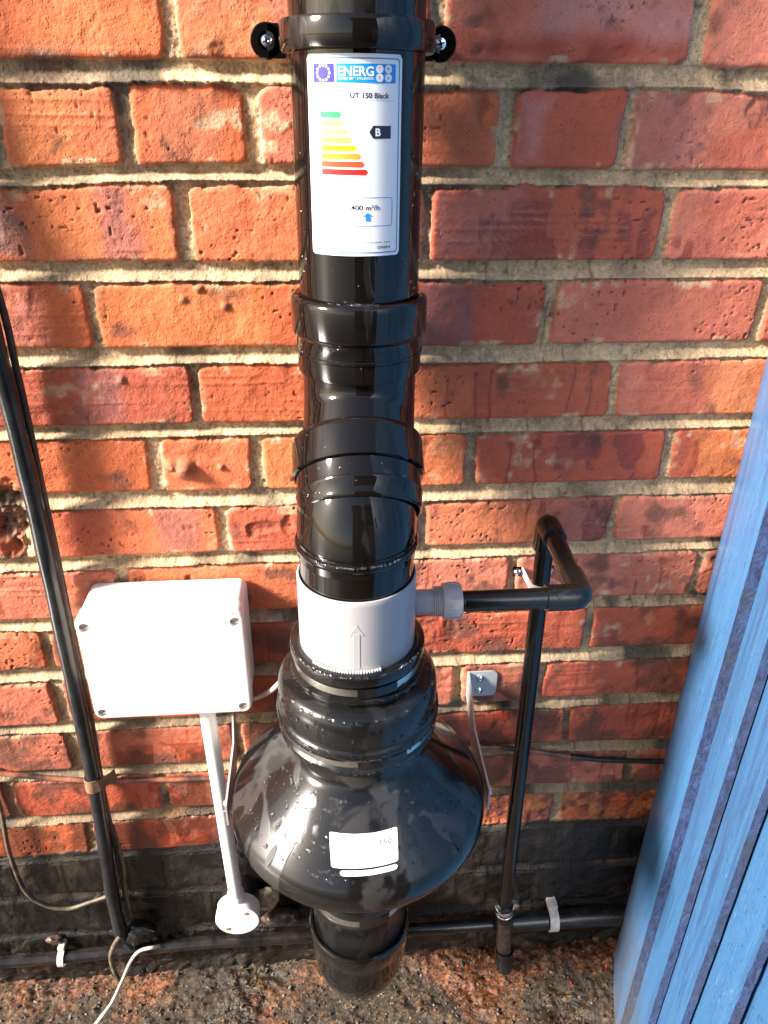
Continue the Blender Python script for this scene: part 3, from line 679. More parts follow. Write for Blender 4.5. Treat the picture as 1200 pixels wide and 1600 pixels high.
def drift(P):
    out = []
    for p in P:
        t = (UY-p.y)/(UY-LY); out.append(Vector((UX+DX*min(max(t, 0), 1), p.y, p.z)))
    return out
ub = thing('pipe_bend', 'upper black pipe bend with a thick socket collar around the vent pipe', 'pipe bend', (UX, UY, 1.03), 'black offset bends in the vent pipe')
bm = bmesh.new(); lathe(bm, [(.0541, 1.112), (.0545, 1.1175), (.058, 1.1190), (.0605, 1.1175), (.0618, 1.114), (.0620, 1.110), (.0620, 1.088), (.0612, 1.0855), (.0588, 1.0835), (.0582, 1.0825),
    (.0582, 1.0700), (.0590, 1.0692), (.0590, 1.0670), (.0580, 1.0660), (.0576, 1.0520), (.0572, 1.0495), (.0555, 1.0485), (.0535, 1.0490)], (UX, UY, 0), segs=96); obj('socket', bm, M['pvc'], ub)
bm = bmesh.new(); tube(bm, drift([Vector((UX, UY, 1.075))]+path1+[pA+d1*.045]), .0533, 72); obj('bend', bm, M['pvc'], ub)
bm = bmesh.new(); box(bm, (UX-.0004, UY-.0580, 1.0515), (UX+.0004, UY-.0572, 1.069)); box(bm, (UX-.0004, UY-.0586, 1.0705), (UX+.0004, UY-.0580, 1.083)); obj('seam', bm, M['pvc'], ub)
rimdrops(ub, UX, UY, .0552, 1.1187, -.55, .25, 46, .0013, 21)
droplets('water_droplets', ub, lambda g: ringpt(UX, UY, .0584, g.uniform(1.067, 1.0715) if g.random() < .7 else g.uniform(1.05, 1.083), g.uniform(-1.2, 1.2)), 26, .0004, .0011, 5)

lb = thing('pipe_bend', 'lower black pipe bend tilted out from the wall below the first one', 'pipe bend', (LX, LY, .88), 'black offset bends in the vent pipe')
mc = pA+d1*.022; mc = Vector((UX+DX*.5, mc.y, mc.z))       # socket mouth
bm = bmesh.new(); lathe(bm, [(.0536, .003), (.0538, -.003), (.0575, -.0035), (.0605, -.002), (.0618, .001), (.0620, .004), (.0620, .028), (.0622, .0325), (.0600, .0335), (.0585, .0325), (.0583, .034),
    (.0583, .0500), (.0590, .0508), (.0590, .0535), (.0582, .0545), (.0580, .066), (.0574, .0685), (.0555, .070)], mc, d1, 96); obj('socket', bm, M['pvc'], lb)
zend = path2[-1].z
bm = bmesh.new(); P = drift([mc+d1*.01]+[pB]+path2[1:]+[Vector((LX, LY, .92)), Vector((LX, LY, .9145))]) 
tube(bm, P, .0553, 72); obj('bend', bm, M['pvc'], lb)
bm = bmesh.new(); lathe(bm, [(.0550, .9165), (.0566, .9160), (.0575, .9140), (.0575, .9115), (.0566, .9095), (.0542, .9088), (.0540, .9070), (.0538, .845), (.050, .845)], (LX, LY, 0), segs=96); obj('spigot', bm, M['pvc'], lb)
rimdrops(lb, LX, LY, .0574, .9158, -.75, .7, 70, .0012, 22)
def tiltpt(r, h, a):
    x, y, ax = frame(d1); up_ = Vector((0, -math.cos(R_(45)), math.sin(R_(45)))); side = Vector((1, 0, 0))
    nn = up_*math.cos(a)+side*math.sin(a); return mc+d1*h+nn*r, nn
droplets('water_droplets', lb, lambda g: tiltpt(.0622 if (h_ := g.uniform(0, .07)) < .033 else .0586, h_, g.uniform(-1.0, .8)), 30, .0004, .0011, 8)

# grey drain coupling
gcp = thing('drain_coupling', 'short pale grey pipe coupling with a threaded side outlet', 'pipe coupling', (LX, LY, .80))
bm = bmesh.new(); lathe(bm, [(.0541, .872), (.0543, .8775), (.0552, .8795), (.0563, .8793), (.0570, .878), (.0572, .874), (.0572, .796), (.054, .796)], (LX, LY, 0), segs=96); obj('sleeve', bm, M['grey'], gcp)
bm = bmesh.new()   # moulded arrow
def cyl(s, z, h=0.0): return Vector((LX+(.0572+h)*math.sin(s/.0572-.055), LY-(.0572+h)*math.cos(s/.0572-.055), z))
for P in ([(-.0028, .806), (.0028, .806), (.0028, .846), (-.0028, .846)], [(-.0065, .844), (.0065, .844), (0, .856)]):
    top = [bm.verts.new(cyl(s, z, .00035)) for s, z in P]; bot = [bm.verts.new(cyl(s*1.15, z, -.0002)) for s, z in P]
    bm.faces.new(top)
    for i in range(len(P)): j = (i+1) % len(P); bm.faces.new((top[i], bot[i], bot[j], top[j]))
bmesh.ops.recalc_face_normals(bm, faces=bm.faces); obj('moulded_arrow', bm, M['grey'], gcp, smooth=False)
BZ = .8385
bm = bmesh.new(); prof = [(.0125, .050), (.0125, .0745)]
h = .0745
for k in range(5): prof += [(.0150, h+.0004), (.0152, h+.0012), (.0138, h+.0018)]; h += .0021
prof += [(.0138, h), (0, h)]
lathe(bm, prof, (LX, LY, BZ), (1, 0, 0), 48); obj('outlet', bm, M['grey'], gcp)
bm = bmesh.new(); lathe(bm, [(.0110, .0855), (.0165, .0852), (.0180, .0862), (.0182, .0880), (.0178, .0900), (.0178, .1010), (.0172, .1035), (.0150, .1040), (.0108, .1040)], (LX-.0015, LY, BZ), (1, 0, 0), 64)
for k in range(12):
    a = k*math.pi/6+.2; n = Vector((0, math.sin(a), math.cos(a))); t = Vector((0, math.cos(a), -math.sin(a))); c = Vector((LX-.0015, LY, BZ))
    V = []
    for xx in (.0905, .1005):
        for rr_, tt in ((.0176, -.0011), (.0187, -.0008), (.0187, .0008), (.0176, .0011)): V.append(bm.verts.new(c+Vector((xx, 0, 0))+n*rr_+t*tt))
    for f in ((0, 1, 5, 4), (1, 2, 6, 5), (2, 3, 7, 6), (0, 3, 2, 1), (4, 5, 6, 7)): bm.faces.new([V[i] for i in f])
bmesh.ops.recalc_face_normals(bm, faces=bm.faces); obj('nut', bm, M['grey'], gcp, ang=30)

# rubber reducer with two steel clamps
rc = thing('rubber_coupling', 'wide stepped black rubber coupling joining the grey sleeve to the fan, two steel bands', 'pipe coupling', (LX, LY, .66), 'black rubber couplings')
bm = bmesh.new(); lathe(bm, [(.0573, .792), (.0575, .8015), (.0590, .8025), (.0655, .8020), (.0672, .8005), (.0676, .7965), (.0668, .7905), (.0640, .7888), (.0625, .7880), (.0622, .7755), (.0640, .7745), (.0672, .7735), (.0678, .7712), (.0668, .7690), (.0650, .7682),
    (.0650, .7650), (.0690, .7632), (.0752, .7615), (.0790, .7580), (.0812, .7530), (.0820, .7470), (.0820, .7290), (.0814, .7255), (.0822, .7235), (.0842, .7222), (.0850, .7190), (.0848, .7150), (.0835, .7130), (.0805, .7120), (.0800, .7035), (.0815, .7020), (.0832, .7005), (.0830, .6965), (.0800, .6950), (.0800, .6900), (.0785, .6885), (.0700, .6880)], (LX, LY, 0), segs=96); obj('sleeve', bm, M['rubber'], rc)
def clamp(parent, cx, cy, r, zc, w_, seed, a_scr=2.4):
    bm = bmesh.new(); lathe(bm, [(r, -w_/2), (r+.0009, -w_/2+.0003), (r+.0010, 0), (r+.0009, w_/2-.0003), (r, w_/2)], (cx, cy, zc), segs=96); cl = obj('hose_clamp', bm, M['steel'], parent)
    # worm housing round the back and the overlapping tail in front
    bm = bmesh.new(); tail = []
    for i in range(13):
        a = -.05+.62*i/12; d = Vector((math.sin(a), -math.cos(a), 0)); tail.append([Vector((cx, cy, zc))+d*(r+rr_)+Vector((0, 0, zz)) for rr_, zz in ((.0010, -w_*.62), (.0023, -w_*.6), (.0023, w_*.6), (.0010, w_*.62))])
    T = [[bm.verts.new(q) for q in row] for row in tail]
    for A, B in zip(T, T[1:]):
        for i in range(3): bm.faces.new((A[i], B[i], B[i+1], A[i+1]))
    bm.faces.new(T[0][::-1]); bm.faces.new(T[-1]); bmesh.ops.recalc_face_normals(bm, faces=bm.faces)
    obj('clamp_guard', bm, M['rubber'], cl)
    return cl
clamp(rc, LX, LY, .0632, .7818, .0085, 1); clamp(rc, LX, LY, .0808, .7078, .0072, 2)
rg = random.Random(9)
bm = bmesh.new()   # row of beads caught in the lip under the grey sleeve
for k in range(27):
    a = -.80+1.12*k/26-.0; p, n = ringpt(LX, LY, .0596, .8035, a); ball(bm, p, .00185+.0003*rg.random(), 2, (.8, 1, 1.1))
obj('bead_row', bm, M['galv'], rc, kind='stuff')
droplets('water_droplets', rc, lambda g: ringpt(LX, LY, *g.choice([(.0845, g.uniform(.713, .722)), (.0818, g.uniform(.728, .75)), (.079, g.uniform(.755, .76)), (.0665, .8022), (.0832, .6985), (.0675, .7715)]), g.uniform(-1.5, 1.2)), 260, .0007, .0028, 12)

# inline fan
fan = thing('inline_fan', 'black bell shaped inline fan housing wet with water drops, white sticker on the cone', 'fan', (LX, LY, .44))
CONE = [(.0700, .700), (.0700, .672), (.0712, .6655), (.0735, .6620), (.0775, .6595), (.1340, .604), (.1375, .5998), (.1390, .598), (.1415, .591), (.1425, .582), (.142, .573), (.138, .565), (.120, .550), (.100, .535), (.078, .519), (.064, .508), (.0585, .500), (.0562, .490), (.0545, .470), (.0545, .400)]
bm = bmesh.new(); lathe(bm, CONE, (LX, LY, 0), segs=128); hs = obj('housing', bm, M['pvc_fan'], fan, ang=33)
A0, A1 = Vector((.0775, 0, .6595)), Vector((.1340, 0, .6040)); ch = (A1-A0).length; cn = Vector((A1.z-A0.z, 0, -(A1.x-A0.x))).normalized()*-1
def conept(a, s, h=0.0):
    """s metres down the slope from the top of the cone, a radians round from straight at the street side"""
    r = A0.x+(A1.x-A0.x)*s/ch+cn.x*h; z = A0.z+(A1.z-A0.z)*s/ch+cn.z*h
    return Vector((LX+r*math.sin(a), LY-r*math.cos(a), z))
def conen(a): return Vector((cn.x*math.sin(a), -cn.x*math.cos(a), cn.z))
slot_m = flatmat('slot_black', (.003, .003, .003), .6)
for a in (-.765, .797):   # slots
    bm = bmesh.new(); c = conept(a, ch*.985, .0); t = Vector((math.cos(a), math.sin(a), 0)); dn = (conept(a, ch)-conept(a, 0)).normalized()
    V = [bm.verts.new(c+t*(.0036*math.cos(q*math.pi/8))+dn*(.0115*math.sin(q*math.pi/8))+conen(a)*.0007) for q in range(16)]; bm.faces.new(V)
    obj('slot', bm, slot_m, hs, smooth=False)
# the sticker: rounded rectangle following the cone
SK = ((-.333, .4315), (.3363, .4215), (.2702, .8064), (-.2637, .8273))    # corners (angle, share of the slope)
def stk(s, v, h=.0004):
    q = [(SK[0][i]*(1-s)+SK[1][i]*s)*(1-v)+(SK[3][i]*(1-s)+SK[2][i]*s)*v for i in (0, 1)]
    return conept(q[0], q[1]*ch, h)
bm = bmesh.new()
def stk_quad(bm, s0, v0, s1, v1, h, rcs, rcv):
    cols = []; n = 40
    for i in range(n+1):
        s = s0+(s1-s0)*(.5-.5*math.cos(math.pi*i/n)); d = min(s-s0, s1-s); ins = 0
        if d < rcs: ins = rcv*(1-math.sqrt(max(1-((rcs-d)/rcs)**2, 0)))
        col_ = []
        for j in range(5): v = v0+ins+(v1-v0-2*ins)*j/4; col_.append(bm.verts.new(stk(s, v, h)))
        cols.append(col_)
    for A, B in zip(cols, cols[1:]):
        for j in range(4): bm.faces.new((A[j+1], B[j+1], B[j], A[j]))
stk_quad(bm, 0, 0, 1, 1, .0004, .04, .06); sk = obj('sticker', bm, M['paper'], fan, label='white sticker with mostly worn off writing ending in 150')
bm = bmesh.new(); stk_quad(bm, .12, 1.06, .99, 1.22, .0004, .055, .075); obj('sticker', bm, M['paper'], fan, label='narrow white strip sticker')
bm = bmesh.new(); wrap_text(bm, '150', .73, .24, .90, .42, .0007, 0, lambda s, v, h: stk(s, v, h)); wrap_text(bm, "- - :", .17, .33, .33, .40, .0007, 0, lambda s, v, h: stk(s, v, h)); wrap_text(bm, "- '", .55, .30, .64, .44, .0007, 0, lambda s, v, h: stk(s, v, h)); obj('worn_print', bm, M['fade'], sk)
droplets('water_droplets', fan, lambda g: ((lambda a, s: (conept(a, s), conen(a)))(g.uniform(-1.35, 1.2), ch*g.random())), 380, .0005, .0022, 31, .6)
droplets('water_droplets', fan, lambda g: ((lambda a, s: (conept(a, s), conen(a)))(-.28+g.gauss(0, .06), ch*g.uniform(.05, 1))), 90, .0008, .0026, 32, .6)

# fan brackets
for sx, lbl in ((1, 'bent steel bracket strap right of the fan with its screwed wall plate in full view'), (-1, 'bent steel bracket strap hugging the left flank of the fan below the white box')):
    br = thing('fan_bracket', lbl, 'bracket', (LX+sx*.157, 0, .56), 'steel straps holding the fan')
    mx = lambda x: LX+sx*(x-LX)
    zt, zb = .603, .561
    P = [(.1840, -.004), (.1835, -.010), (.1725, -.110), (.1729, -.150), (.1734, -.195)]
    th = .0011; bm = bmesh.new(); rows = []
    for i, (x, y) in enumerate(P):
        hw = 0 if i < 3 else .004*(i-2)
        rows.append([Vector((mx(x-th), y, zt-hw)), Vector((mx(x+th), y, zt-hw)), Vector((mx(x+th), y, zb+hw*.5)), Vector((mx(x-th), y, zb+hw*.5))])
    T = [[bm.verts.new(q) for q in row] for row in rows]
    for A, B in zip(T, T[1:]):
        for i in range(4): bm.faces.new((A[i], A[(i+1) % 4], B[(i+1) % 4], B[i]))
    bm.faces.new(T[0]); bm.faces.new(T[-1][::-1]); bmesh.ops.recalc_face_normals(bm, faces=bm.faces)
    obj('strap', bm, M['galv'], br, smooth=False)
    bm = bmesh.new(); rr_ = .007; outl = [(.1826, zb), (.2235-rr_, zb)]+[(.2235-rr_+rr_*math.sin(R_(q)), zb+rr_-rr_*math.cos(R_(q))) for q in (30, 60, 90)]+[(.2235-rr_+rr_*math.cos(R_(q)), zt-rr_+rr_*math.sin(R_(q))) for q in (0, 30, 60, 90)]+[(.1826, zt)]
    bm.faces.new([bm.verts.new((mx(x), -.0042, z)) for x, z in outl]); r2 = bmesh.ops.extrude_face_region(bm, geom=bm.faces[:])
    for q in r2['geom']:
        if isinstance(q, bmesh.types.BMVert): q.co.y = -.0022
    bmesh.ops.recalc_face_normals(bm, faces=bm.faces); pl_ = obj('plate', bm, M['galv'], br, smooth=False)
    for zz in (.592, .571):
        bm = bmesh.new(); lathe(bm, [(.0052, .0), (.0052, .0012), (.0036, .0030), (.0014, .0036), (0, .0022)], (mx(.200), -.0042, zz), (0, -1, 0), 20); obj('screw', bm, M['screw'], pl_)
    bm = bmesh.new(); lathe(bm, [(.006, 0), (.006, .004), (.004, .005), (0, .005)], (mx(.1735), -.185, .584), (sx, 0, 0), 6); obj('bolt', bm, M['screw'], br, smooth=False)

# bottom coupling and bend going back into the wall
bc = thing('rubber_coupling', 'small black rubber coupling clamped under the fan bottom', 'pipe coupling', (LX, LY, .34), 'black rubber couplings')
bm = bmesh.new(); lathe(bm, [(.0546, .444), (.0590, .4435), (.0600, .441), (.0600, .4335), (.0582, .4325), (.0580, .4220), (.0595, .4210), (.0600, .4180), (.0590, .4160), (.0578, .4140), (.0575, .336), (.054, .336)], (LX, LY, 0), segs=96); obj('sleeve', bm, M['rubber'], bc)
clamp(bc, LX, LY, .0586, .4272, .0095, 3)
pb = thing('pipe_bend', 'black socketed bend under the fan curving back into the foot of the wall', 'pipe bend', (LX, LY, .12), 'black offset bends in the vent pipe')
bm = bmesh.new(); lathe(bm, [(.0576, .352), (.0580, .358), (.0598, .3605), (.0622, .3602), (.0635, .358), (.0638, .354), (.0636, .336), (.0618, .3330), (.0600, .3315), (.0590, .324)], (LX, LY, 0), segs=96); obj('socket', bm, M['pvc'], pb)
pp, dd_, ee_ = arc_path((LX, LY, .298), (0, 0, -1), (0, 1, 0), .07, 45)
bm = bmesh.new(); tube(bm, [Vector((LX, LY, .34))]+pp+[pp[-1]+dd_*.22], [.0592]*3+[.0585, .0575, .0565]+[.0550]*(len(pp)-4)+[.0550], 72); obj('bend', bm, M['pvc'], pb)
droplets('water_droplets', pb, lambda g: ringpt(LX, LY, .0605, .3606, g.uniform(-1.4, 1.4)), 24, .0005, .0012, 41, .7)

# ------------------------------------------------------------------ condensate pipe on the right
cp = thing('condensate_pipe', 'thin black waste pipe running sideways, back to the wall and down to the ground', 'pipe', (.26, -.036, 0))
PZ = BZ-.0015; CX = .2515; WY = -.036; r_p = .0107; r_e = .0134; TX = .2545; TZ = .846
bm = bmesh.new(); lathe(bm, [(r_p, 0), (r_p, CX-.036-(LX+.098))], (LX+.098, LY, PZ), (1, 0, 0), 40); obj('crosspiece', bm, M['pipe_small'], cp)
def elbow(c, d_in, d_out, L, name):
    """90 degree solvent elbow: from c-d_in*L to c+d_out*L"""
    c, di, do = Vector(c), Vector(d_in).normalized(), Vector(d_out).normalized(); r = .009
    pts = [c-di*L, c-di*(L*.5), c-di*r]; 
    for i in range(1, 8): a = R_(90)*i/8; pts.append(c-di*r+di*(r*math.sin(a))+do*(r*(1-math.cos(a))))
    pts += [c+do*r, c+do*(L*.5), c+do*L]
    bm = bmesh.new(); tube(bm, pts, r_e, 40); bmesh.ops.recalc_face_normals(bm, faces=bm.faces)
    return obj('elbow', bm, M['pipe_small'], cp)
elbow((CX, LY, PZ), (1, 0, 0), ((TX-CX), WY-LY, TZ-PZ), .036, 'e')
v_ = Vector((TX-CX, WY-LY, TZ-PZ)).normalized(); Ptop = Vector((TX, WY, TZ))
bm = bmesh.new(); L = (Ptop-Vector((CX, LY, PZ))).length; lathe(bm, [(r_p, .03), (r_p, L-.025)], (CX, LY, PZ), v_, 40); obj('arm', bm, M['pipe_small'], cp)
elbow(Ptop, v_, (.0, 0, -1), .034, 'e')
bot = Vector((.2635, -.040, .155)); v2 = (bot-Ptop).normalized()
bm = bmesh.new(); lathe(bm, [(r_p, .02), (r_p, (bot-Ptop).length)], Ptop, v2, 40); obj('downpipe', bm, M['pipe_small'], cp)
bm = bmesh.new(); q1 = Vector((.2655, -.042, .115)); lathe(bm, [(.0108, -.002), (.0135, 0), (.0137, .004), (.0132, .018), (.0132, .034), (.011, .036)], bot+Vector((0, 0, .004)), (q1-bot), 32); obj('boot', bm, M['rubber'], cp)
bm = bmesh.new(); lathe(bm, [(.0134, .006), (.0143, .0065), (.0143, .0125), (.0134, .013)], bot+Vector((0, 0, .004)), (q1-bot), 32); lathe(bm, [(.0134, .0175), (.0139, .018), (.0139, .020), (.0134, .0205)], bot+Vector((0, 0, .004)), (q1-bot), 32); box(bm, (bot.x+.012, bot.y-.006, bot.z-.002), (bot.x+.021, bot.y+.004, bot.z+.008), .001); obj('hose_clamp', bm, M['screw'], cp)
bm = bmesh.new(); tube(bm, [q1+Vector((0, 0, .02)), Vector((.268, -.044, .07)), Vector((.2705, -.050, .045))], [.0118, .0122, .0122], 32); obj('tail', bm, M['dirtypipe'], cp)
bm = bmesh.new(); tube(bm, [Vector((.2702, -.049, .055)), Vector((.2715, -.053, .03)), Vector((.2720, -.055, .015)), Vector((.2722, -.056, .011))], [.0145, .0148, .0140, .009], 32); obj('end_cap', bm, M['rubber'], cp)
# saddle clip on the down pipe
cz = at(845, 915, .036).z; cxp = Ptop.x+(bot.x-Ptop.x)*(Ptop.z-cz)/(Ptop.z-bot.z)
sc_ = thing('pipe_clip', 'bright metal saddle clip with one screw half way up the thin down pipe', 'clip', (cxp, 0, cz-.005))
bm = bmesh.new(); rows = []
for i in range(25):
    a = math.pi*i/24; rows.append((cxp-.0128*math.cos(a), -.036-.0128*math.sin(a)))
rows = [(cxp-.026, -.0022), (cxp-.0150, -.0022), (cxp-.0135, -.006)]+rows+[(cxp+.0135, -.006), (cxp+.0150, -.0022), (cxp+.026, -.0022)]
T = [[bm.verts.new((x, y, cz-.0065)), bm.verts.new((x, y, cz+.0065))] for x, y in rows]
for A, B in zip(T, T[1:]): bm.faces.new((A[0], B[0], B[1], A[1]))
bmesh.ops.solidify(bm, geom=bm.faces[:], thickness=.0014); obj('strap', bm, M['white'], sc_)
for sx in (-1, 1):
    bm = bmesh.new(); lathe(bm, [(.0048, 0), (.0048, .002), (.003, .0042), (0, .003)], (cxp+sx*.021, -.003, cz), (0, -1, 0), 16); obj('screw', bm, M['screw'], sc_)

# ------------------------------------------------------------------ white junction box
jb = thing('junction_box', 'white plastic junction box with a screwed lid between the black pipe and the fan', 'electrical box', (-.19, 0, .612))
def rrect(bm, x0, x1, z0_, z1_, y0, y1, r, bev=.0):
    ring = []
    for (cx, cz_, a0) in ((x1-r, z1_-r, 0), (x0+r, z1_-r, 90), (x0+r, z0_+r, 180), (x1-r, z0_+r, 270)):
        for j in range(9): a = R_(a0+90*j/8); ring.append((cx+r*math.cos(a), cz_+r*math.sin(a), math.cos(a), math.sin(a)))
    levels = [(y0, 0), (y1+bev, 0)]+([(y1+bev*(1-math.sin(R_(q))), bev*(1-math.cos(R_(q)))) for q in (22, 45, 67, 90)] if bev else [])
    T = [[bm.verts.new((x-cx_*i_, y, z-cz_*i_)) for x, z, cx_, cz_ in ring] for y, i_ in levels]
    for A, B in zip(T, T[1:]):
        for i in range(len(A)): j = (i+1) % len(A); bm.faces.new((A[i], A[j], B[j], B[i]))
    bm.faces.new(T[-1]); bm.faces.new(T[0][::-1]); bmesh.ops.recalc_face_normals(bm, faces=bm.faces)
bm = bmesh.new(); rrect(bm, -.2825, -.0985, .6155, .7645, -.003, -.0492, .010); obj('body', bm, M['white'], jb)
bm = bmesh.new(); rrect(bm, -.2815, -.0995, .6165, .7635, -.0485, -.0515, .010); obj('gasket', bm, M['gasket'], jb)
bm = bmesh.new(); rrect(bm, -.2835, -.0965, .6140, .7655, -.0512, -.072, .011, .004); lid = obj('lid', bm, M['white'], jb, ang=60)
SC = [(-.2735, .7500), (-.1065, .7500), (-.2735, .6240), (-.1065, .6240)]
cut = []
for i, (x, z) in enumerate(SC):
    bm = bmesh.new(); lathe(bm, [(0, 0), (.0062, 0), (.0062, .03), (0, .03)], (x, -.066, z), (0, -1, 0), 32); c = obj('cutter', bm, M['white']); cut.append(c)
    if i < 2: bm = bmesh.new(); box(bm, (x-.0045, -.08, z+.0105), (x+.0045, -.069, z+.0125)); cut.append(obj('cutter', bm, M['white']))
for c in cut:
    md = lid.modifiers.new('b', 'BOOLEAN'); md.object = c; md.operation = 'DIFFERENCE'; md.solver = 'EXACT'
bpy.context.view_layer.update(); dg = bpy.context.evaluated_depsgraph_get(); nm_me = bpy.data.meshes.new_from_object(lid.evaluated_get(dg))
lid.modifiers.clear(); lid.data = nm_me
_b = bmesh.new(); _b.from_mesh(nm_me)
for f in _b.faces: f.smooth = f.calc_area() < 2e-5
for e in _b.edges:
    if len(e.link_faces) == 2 and e.calc_face_angle(0) > R_(30): e.smooth = False
bmesh.ops.triangulate(_b, faces=[f for f in _b.faces if len(f.verts) > 4]); _b.to_mesh(nm_me); _b.free()
for c in cut: bpy.data.objects.remove(c)
for x, z in SC:
    bm = bmesh.new(); lathe(bm, [(.0056, .0), (.0056, .002), (.0045, .003), (0, .003)], (x, -.0655, z), (0, -1, 0), 24)
    c, s = math.cos(.5), math.sin(.5); V = [bm.verts.new((x+c*u-s*q, -.0687, z+s*u+c*q)) for u, q in ((-.005, -.0009), (.005, -.0009), (.005, .0009), (-.005, .0009))]; bm.faces.new(V).material_index = 1
    obj('screw', bm, [M['dirtwhite'], M['recess']], lid)

# conduit down to a round box
cn_ = thing('conduit', 'white plastic conduit tube dropping out of the junction box', 'conduit', (-.153, -.045, .21))
t0, t1 = at(325, 1120, .047), at(371, 1412, .047)
bm = bmesh.new(); tube(bm, [t0+Vector((0, 0, .05)), t0, t1], .0100, 32); obj('tube', bm, M['white'], cn_)
ck = Vector((t1.x-.0005, 0, .1945))
rb_ = thing('conduit_box', 'round white conduit box at the foot of the conduit near the ground', 'electrical box', (ck.x, 0, .165))
bm = bmesh.new(); lathe(bm, [(0, .034), (.0300, .034), (.0318, .036), (.0318, .046), (0, .046)], ck, (0, -1, 0), 64)
obj('body', bm, M['white'], rb_)
bm = bmesh.new(); lathe(bm, [(0, .0462), (.0322, .0462), (.0325, .0472), (.0325, .0585), (.0312, .0604), (0, .0606)], ck, (0, -1, 0), 64); rl = obj('lid', bm, M['white'], rb_)
bm = bmesh.new(); lathe(bm, [(.0125, 0), (.0125, .022), (.0115, .024), (.0102, .024)], (ck.x, -.045, ck.z+.022), (t0-t1), 32); obj('spout', bm, M['white'], rb_)
for dx, dz in ((.014, .016), (-.015, -.017)):
    bm = bmesh.new(); lathe(bm, [(.0036, 0), (.0034, .0008), (0, .0010)], (ck.x+dx, -.0604, ck.z+dz), (0, -1, 0), 16); obj('screw', bm, M['recess'], rl)

bm = bmesh.new(); lathe(bm, [(.031, -.004), (.029, .012), (.027, .0335), (0, .0335)], ck-Vector((0, 0, .004)), (0, -1, 0), 40)
for v in bm.verts: q = v.co*60; v.co += Vector((1, .3, 1))*.004*float(fbm(np.array([q.x+q.z]), np.array([q.z-q.y]), 1.0, 3, 7)[0])
obj('backing_block', bm, M['floorpipe'], rb_)
# ------------------------------------------------------------------ cables and old pipes
def cable(name, label, cat, pix, r, m, n=8, group=None, segs=14, caps=True):
    pts = spline([at(x, y, k) for x, y, k in pix], n); bm = bmesh.new(); tube(bm, pts, r, segs); o = obj(name, bm, m); tag(o, label, cat, group); return o
bp = thing('black_pipe', 'thick weathered black pipe running down the left side of the wall', 'pipe', (-.33, -.02, .09))
pts = spline([Vector((-.372, -.022, 1.5)), at(-44, 400, .022), at(-18, 500, .022), at(18, 640, .022), at(52, 780, .021), at(83, 920, .022), at(113, 1060, .022), at(143, 1200, .021), at(162, 1310, .022), at(176, 1400, .022), at(190, 1458, .026), at(205, 1478, .03)], 8)
bm = bmesh.new(); tube(bm, pts, [.0098+.0004*math.sin(i*.9) for i in range(len(pts))], 28); obj('tube', bm, M['lead'], bp)
tp = at(150, 1222, .012)
bm = bmesh.new(); pa, pb_ = at(143.5, 1213, .022), at(147, 1231, .022)
lathe(bm, [(.0100, 0), (.0108, .0003), (.0109, (pb_-pa).length-.0003), (.0100, (pb_-pa).length)], pa, pb_-pa, 28); obj('tape_wrap', bm, M['tape'], bp)
bm = bmesh.new(); rows = [(pa.x, -.0325), (pa.x+.010, -.0310), (pa.x+.0165, -.0215), (pa.x+.022, -.0165), (pa.x+.0265, -.009)]
T = [[bm.verts.new((x, y, pa.z-.001)), bm.verts.new((x+.001, y, pa.z-.019))] for x, y in rows]
for A, B in zip(T, T[1:]): bm.faces.new((A[0], A[1], B[1], B[0]))
bmesh.ops.solidify(bm, geom=bm.faces[:], thickness=.0006); obj('tape_tail', bm, M['tape'], bp)
cable('cable', 'thin dusty brown cable running close beside the thick black pipe', 'cable', [(-60, 250, .014), (-20, 400, .013), (9, 500, .012), (23, 565, .011), (40, 640, .011), (58, 725, .011), (73, 795, .010), (85, 850, .010), (98, 915, .009), (118, 1010, .009), (140, 1110, .009), (153, 1190, .010), (166, 1260, .012), (182, 1330, .011), (193, 1385, .010), (206, 1430, .012)], .0038, M['browncable'])
cable('cable', 'dirty cable loop hanging from the left edge and tucked behind the black pipe', 'cable', [(-20, 1200, .008), (2, 1268, .010), (14, 1330, .012), (38, 1390, .014), (70, 1414, .014), (105, 1420, .013), (140, 1410, .012), (175, 1398, .010)], .0031, M['olivecable'])
cable('cable', 'short frayed cable tail curling onto the soil below the black pipe', 'cable', [(188, 1462, .034), (178, 1478, .038), (173, 1496, .040), (178, 1516, .045), (186, 1532, .05)], .0036, M['olivecable'])
cable('cable', 'loose cream cable trailing over the soil to the bottom edge', 'cable', [(262, 1476, .012), (240, 1480, .033), (218, 1486, .036), (204, 1503, .046), (190, 1535, .075), (174, 1568, .105), (150, 1600, .125), (110, 1660, .14)], .0026, M['cream'])
cable('cable', 'olive cable stub ending beside the foot of the black pipe', 'cable', [(176, 1290, .012), (192, 1350, .014), (198, 1400, .014), (206, 1432, .014)], .0028, M['olivecable'])
cable('cable', 'pale pink cable from the white junction box to the rubber coupling', 'cable', [(385, 1094, .030), (402, 1090, .034), (425, 1078, .06), (445, 1060, .09), (470, 1050, .11)], .0032, M['pinkcable'])
hc = thing('wall_cable', 'paint flecked cable pinned along the wall behind the fan', 'cable', at(600, 1190, .006))
for pix, m in (([(-60, 1200, .005), (0, 1208, .006), (60, 1214, .005), (150, 1220, .005), (240, 1218, .005), (320, 1217, .006), (390, 1212, .006)], M['paintcable']),
               ([(390, 1212, .006), (560, 1188, .006), (740, 1168, .006), (800, 1170, .006), (850, 1176, .006), (890, 1182, .006)], M['paintcable']),
               ([(890, 1182, .006), (940, 1187, .006), (1000, 1189, .007), (1045, 1190, .007)], M['wetcable'])):
    bm = bmesh.new(); tube(bm, spline([at(*q) for q in pix], 8), .0036 if m is M['paintcable'] else .0039, 14); obj('cable_run', bm, m, hc)
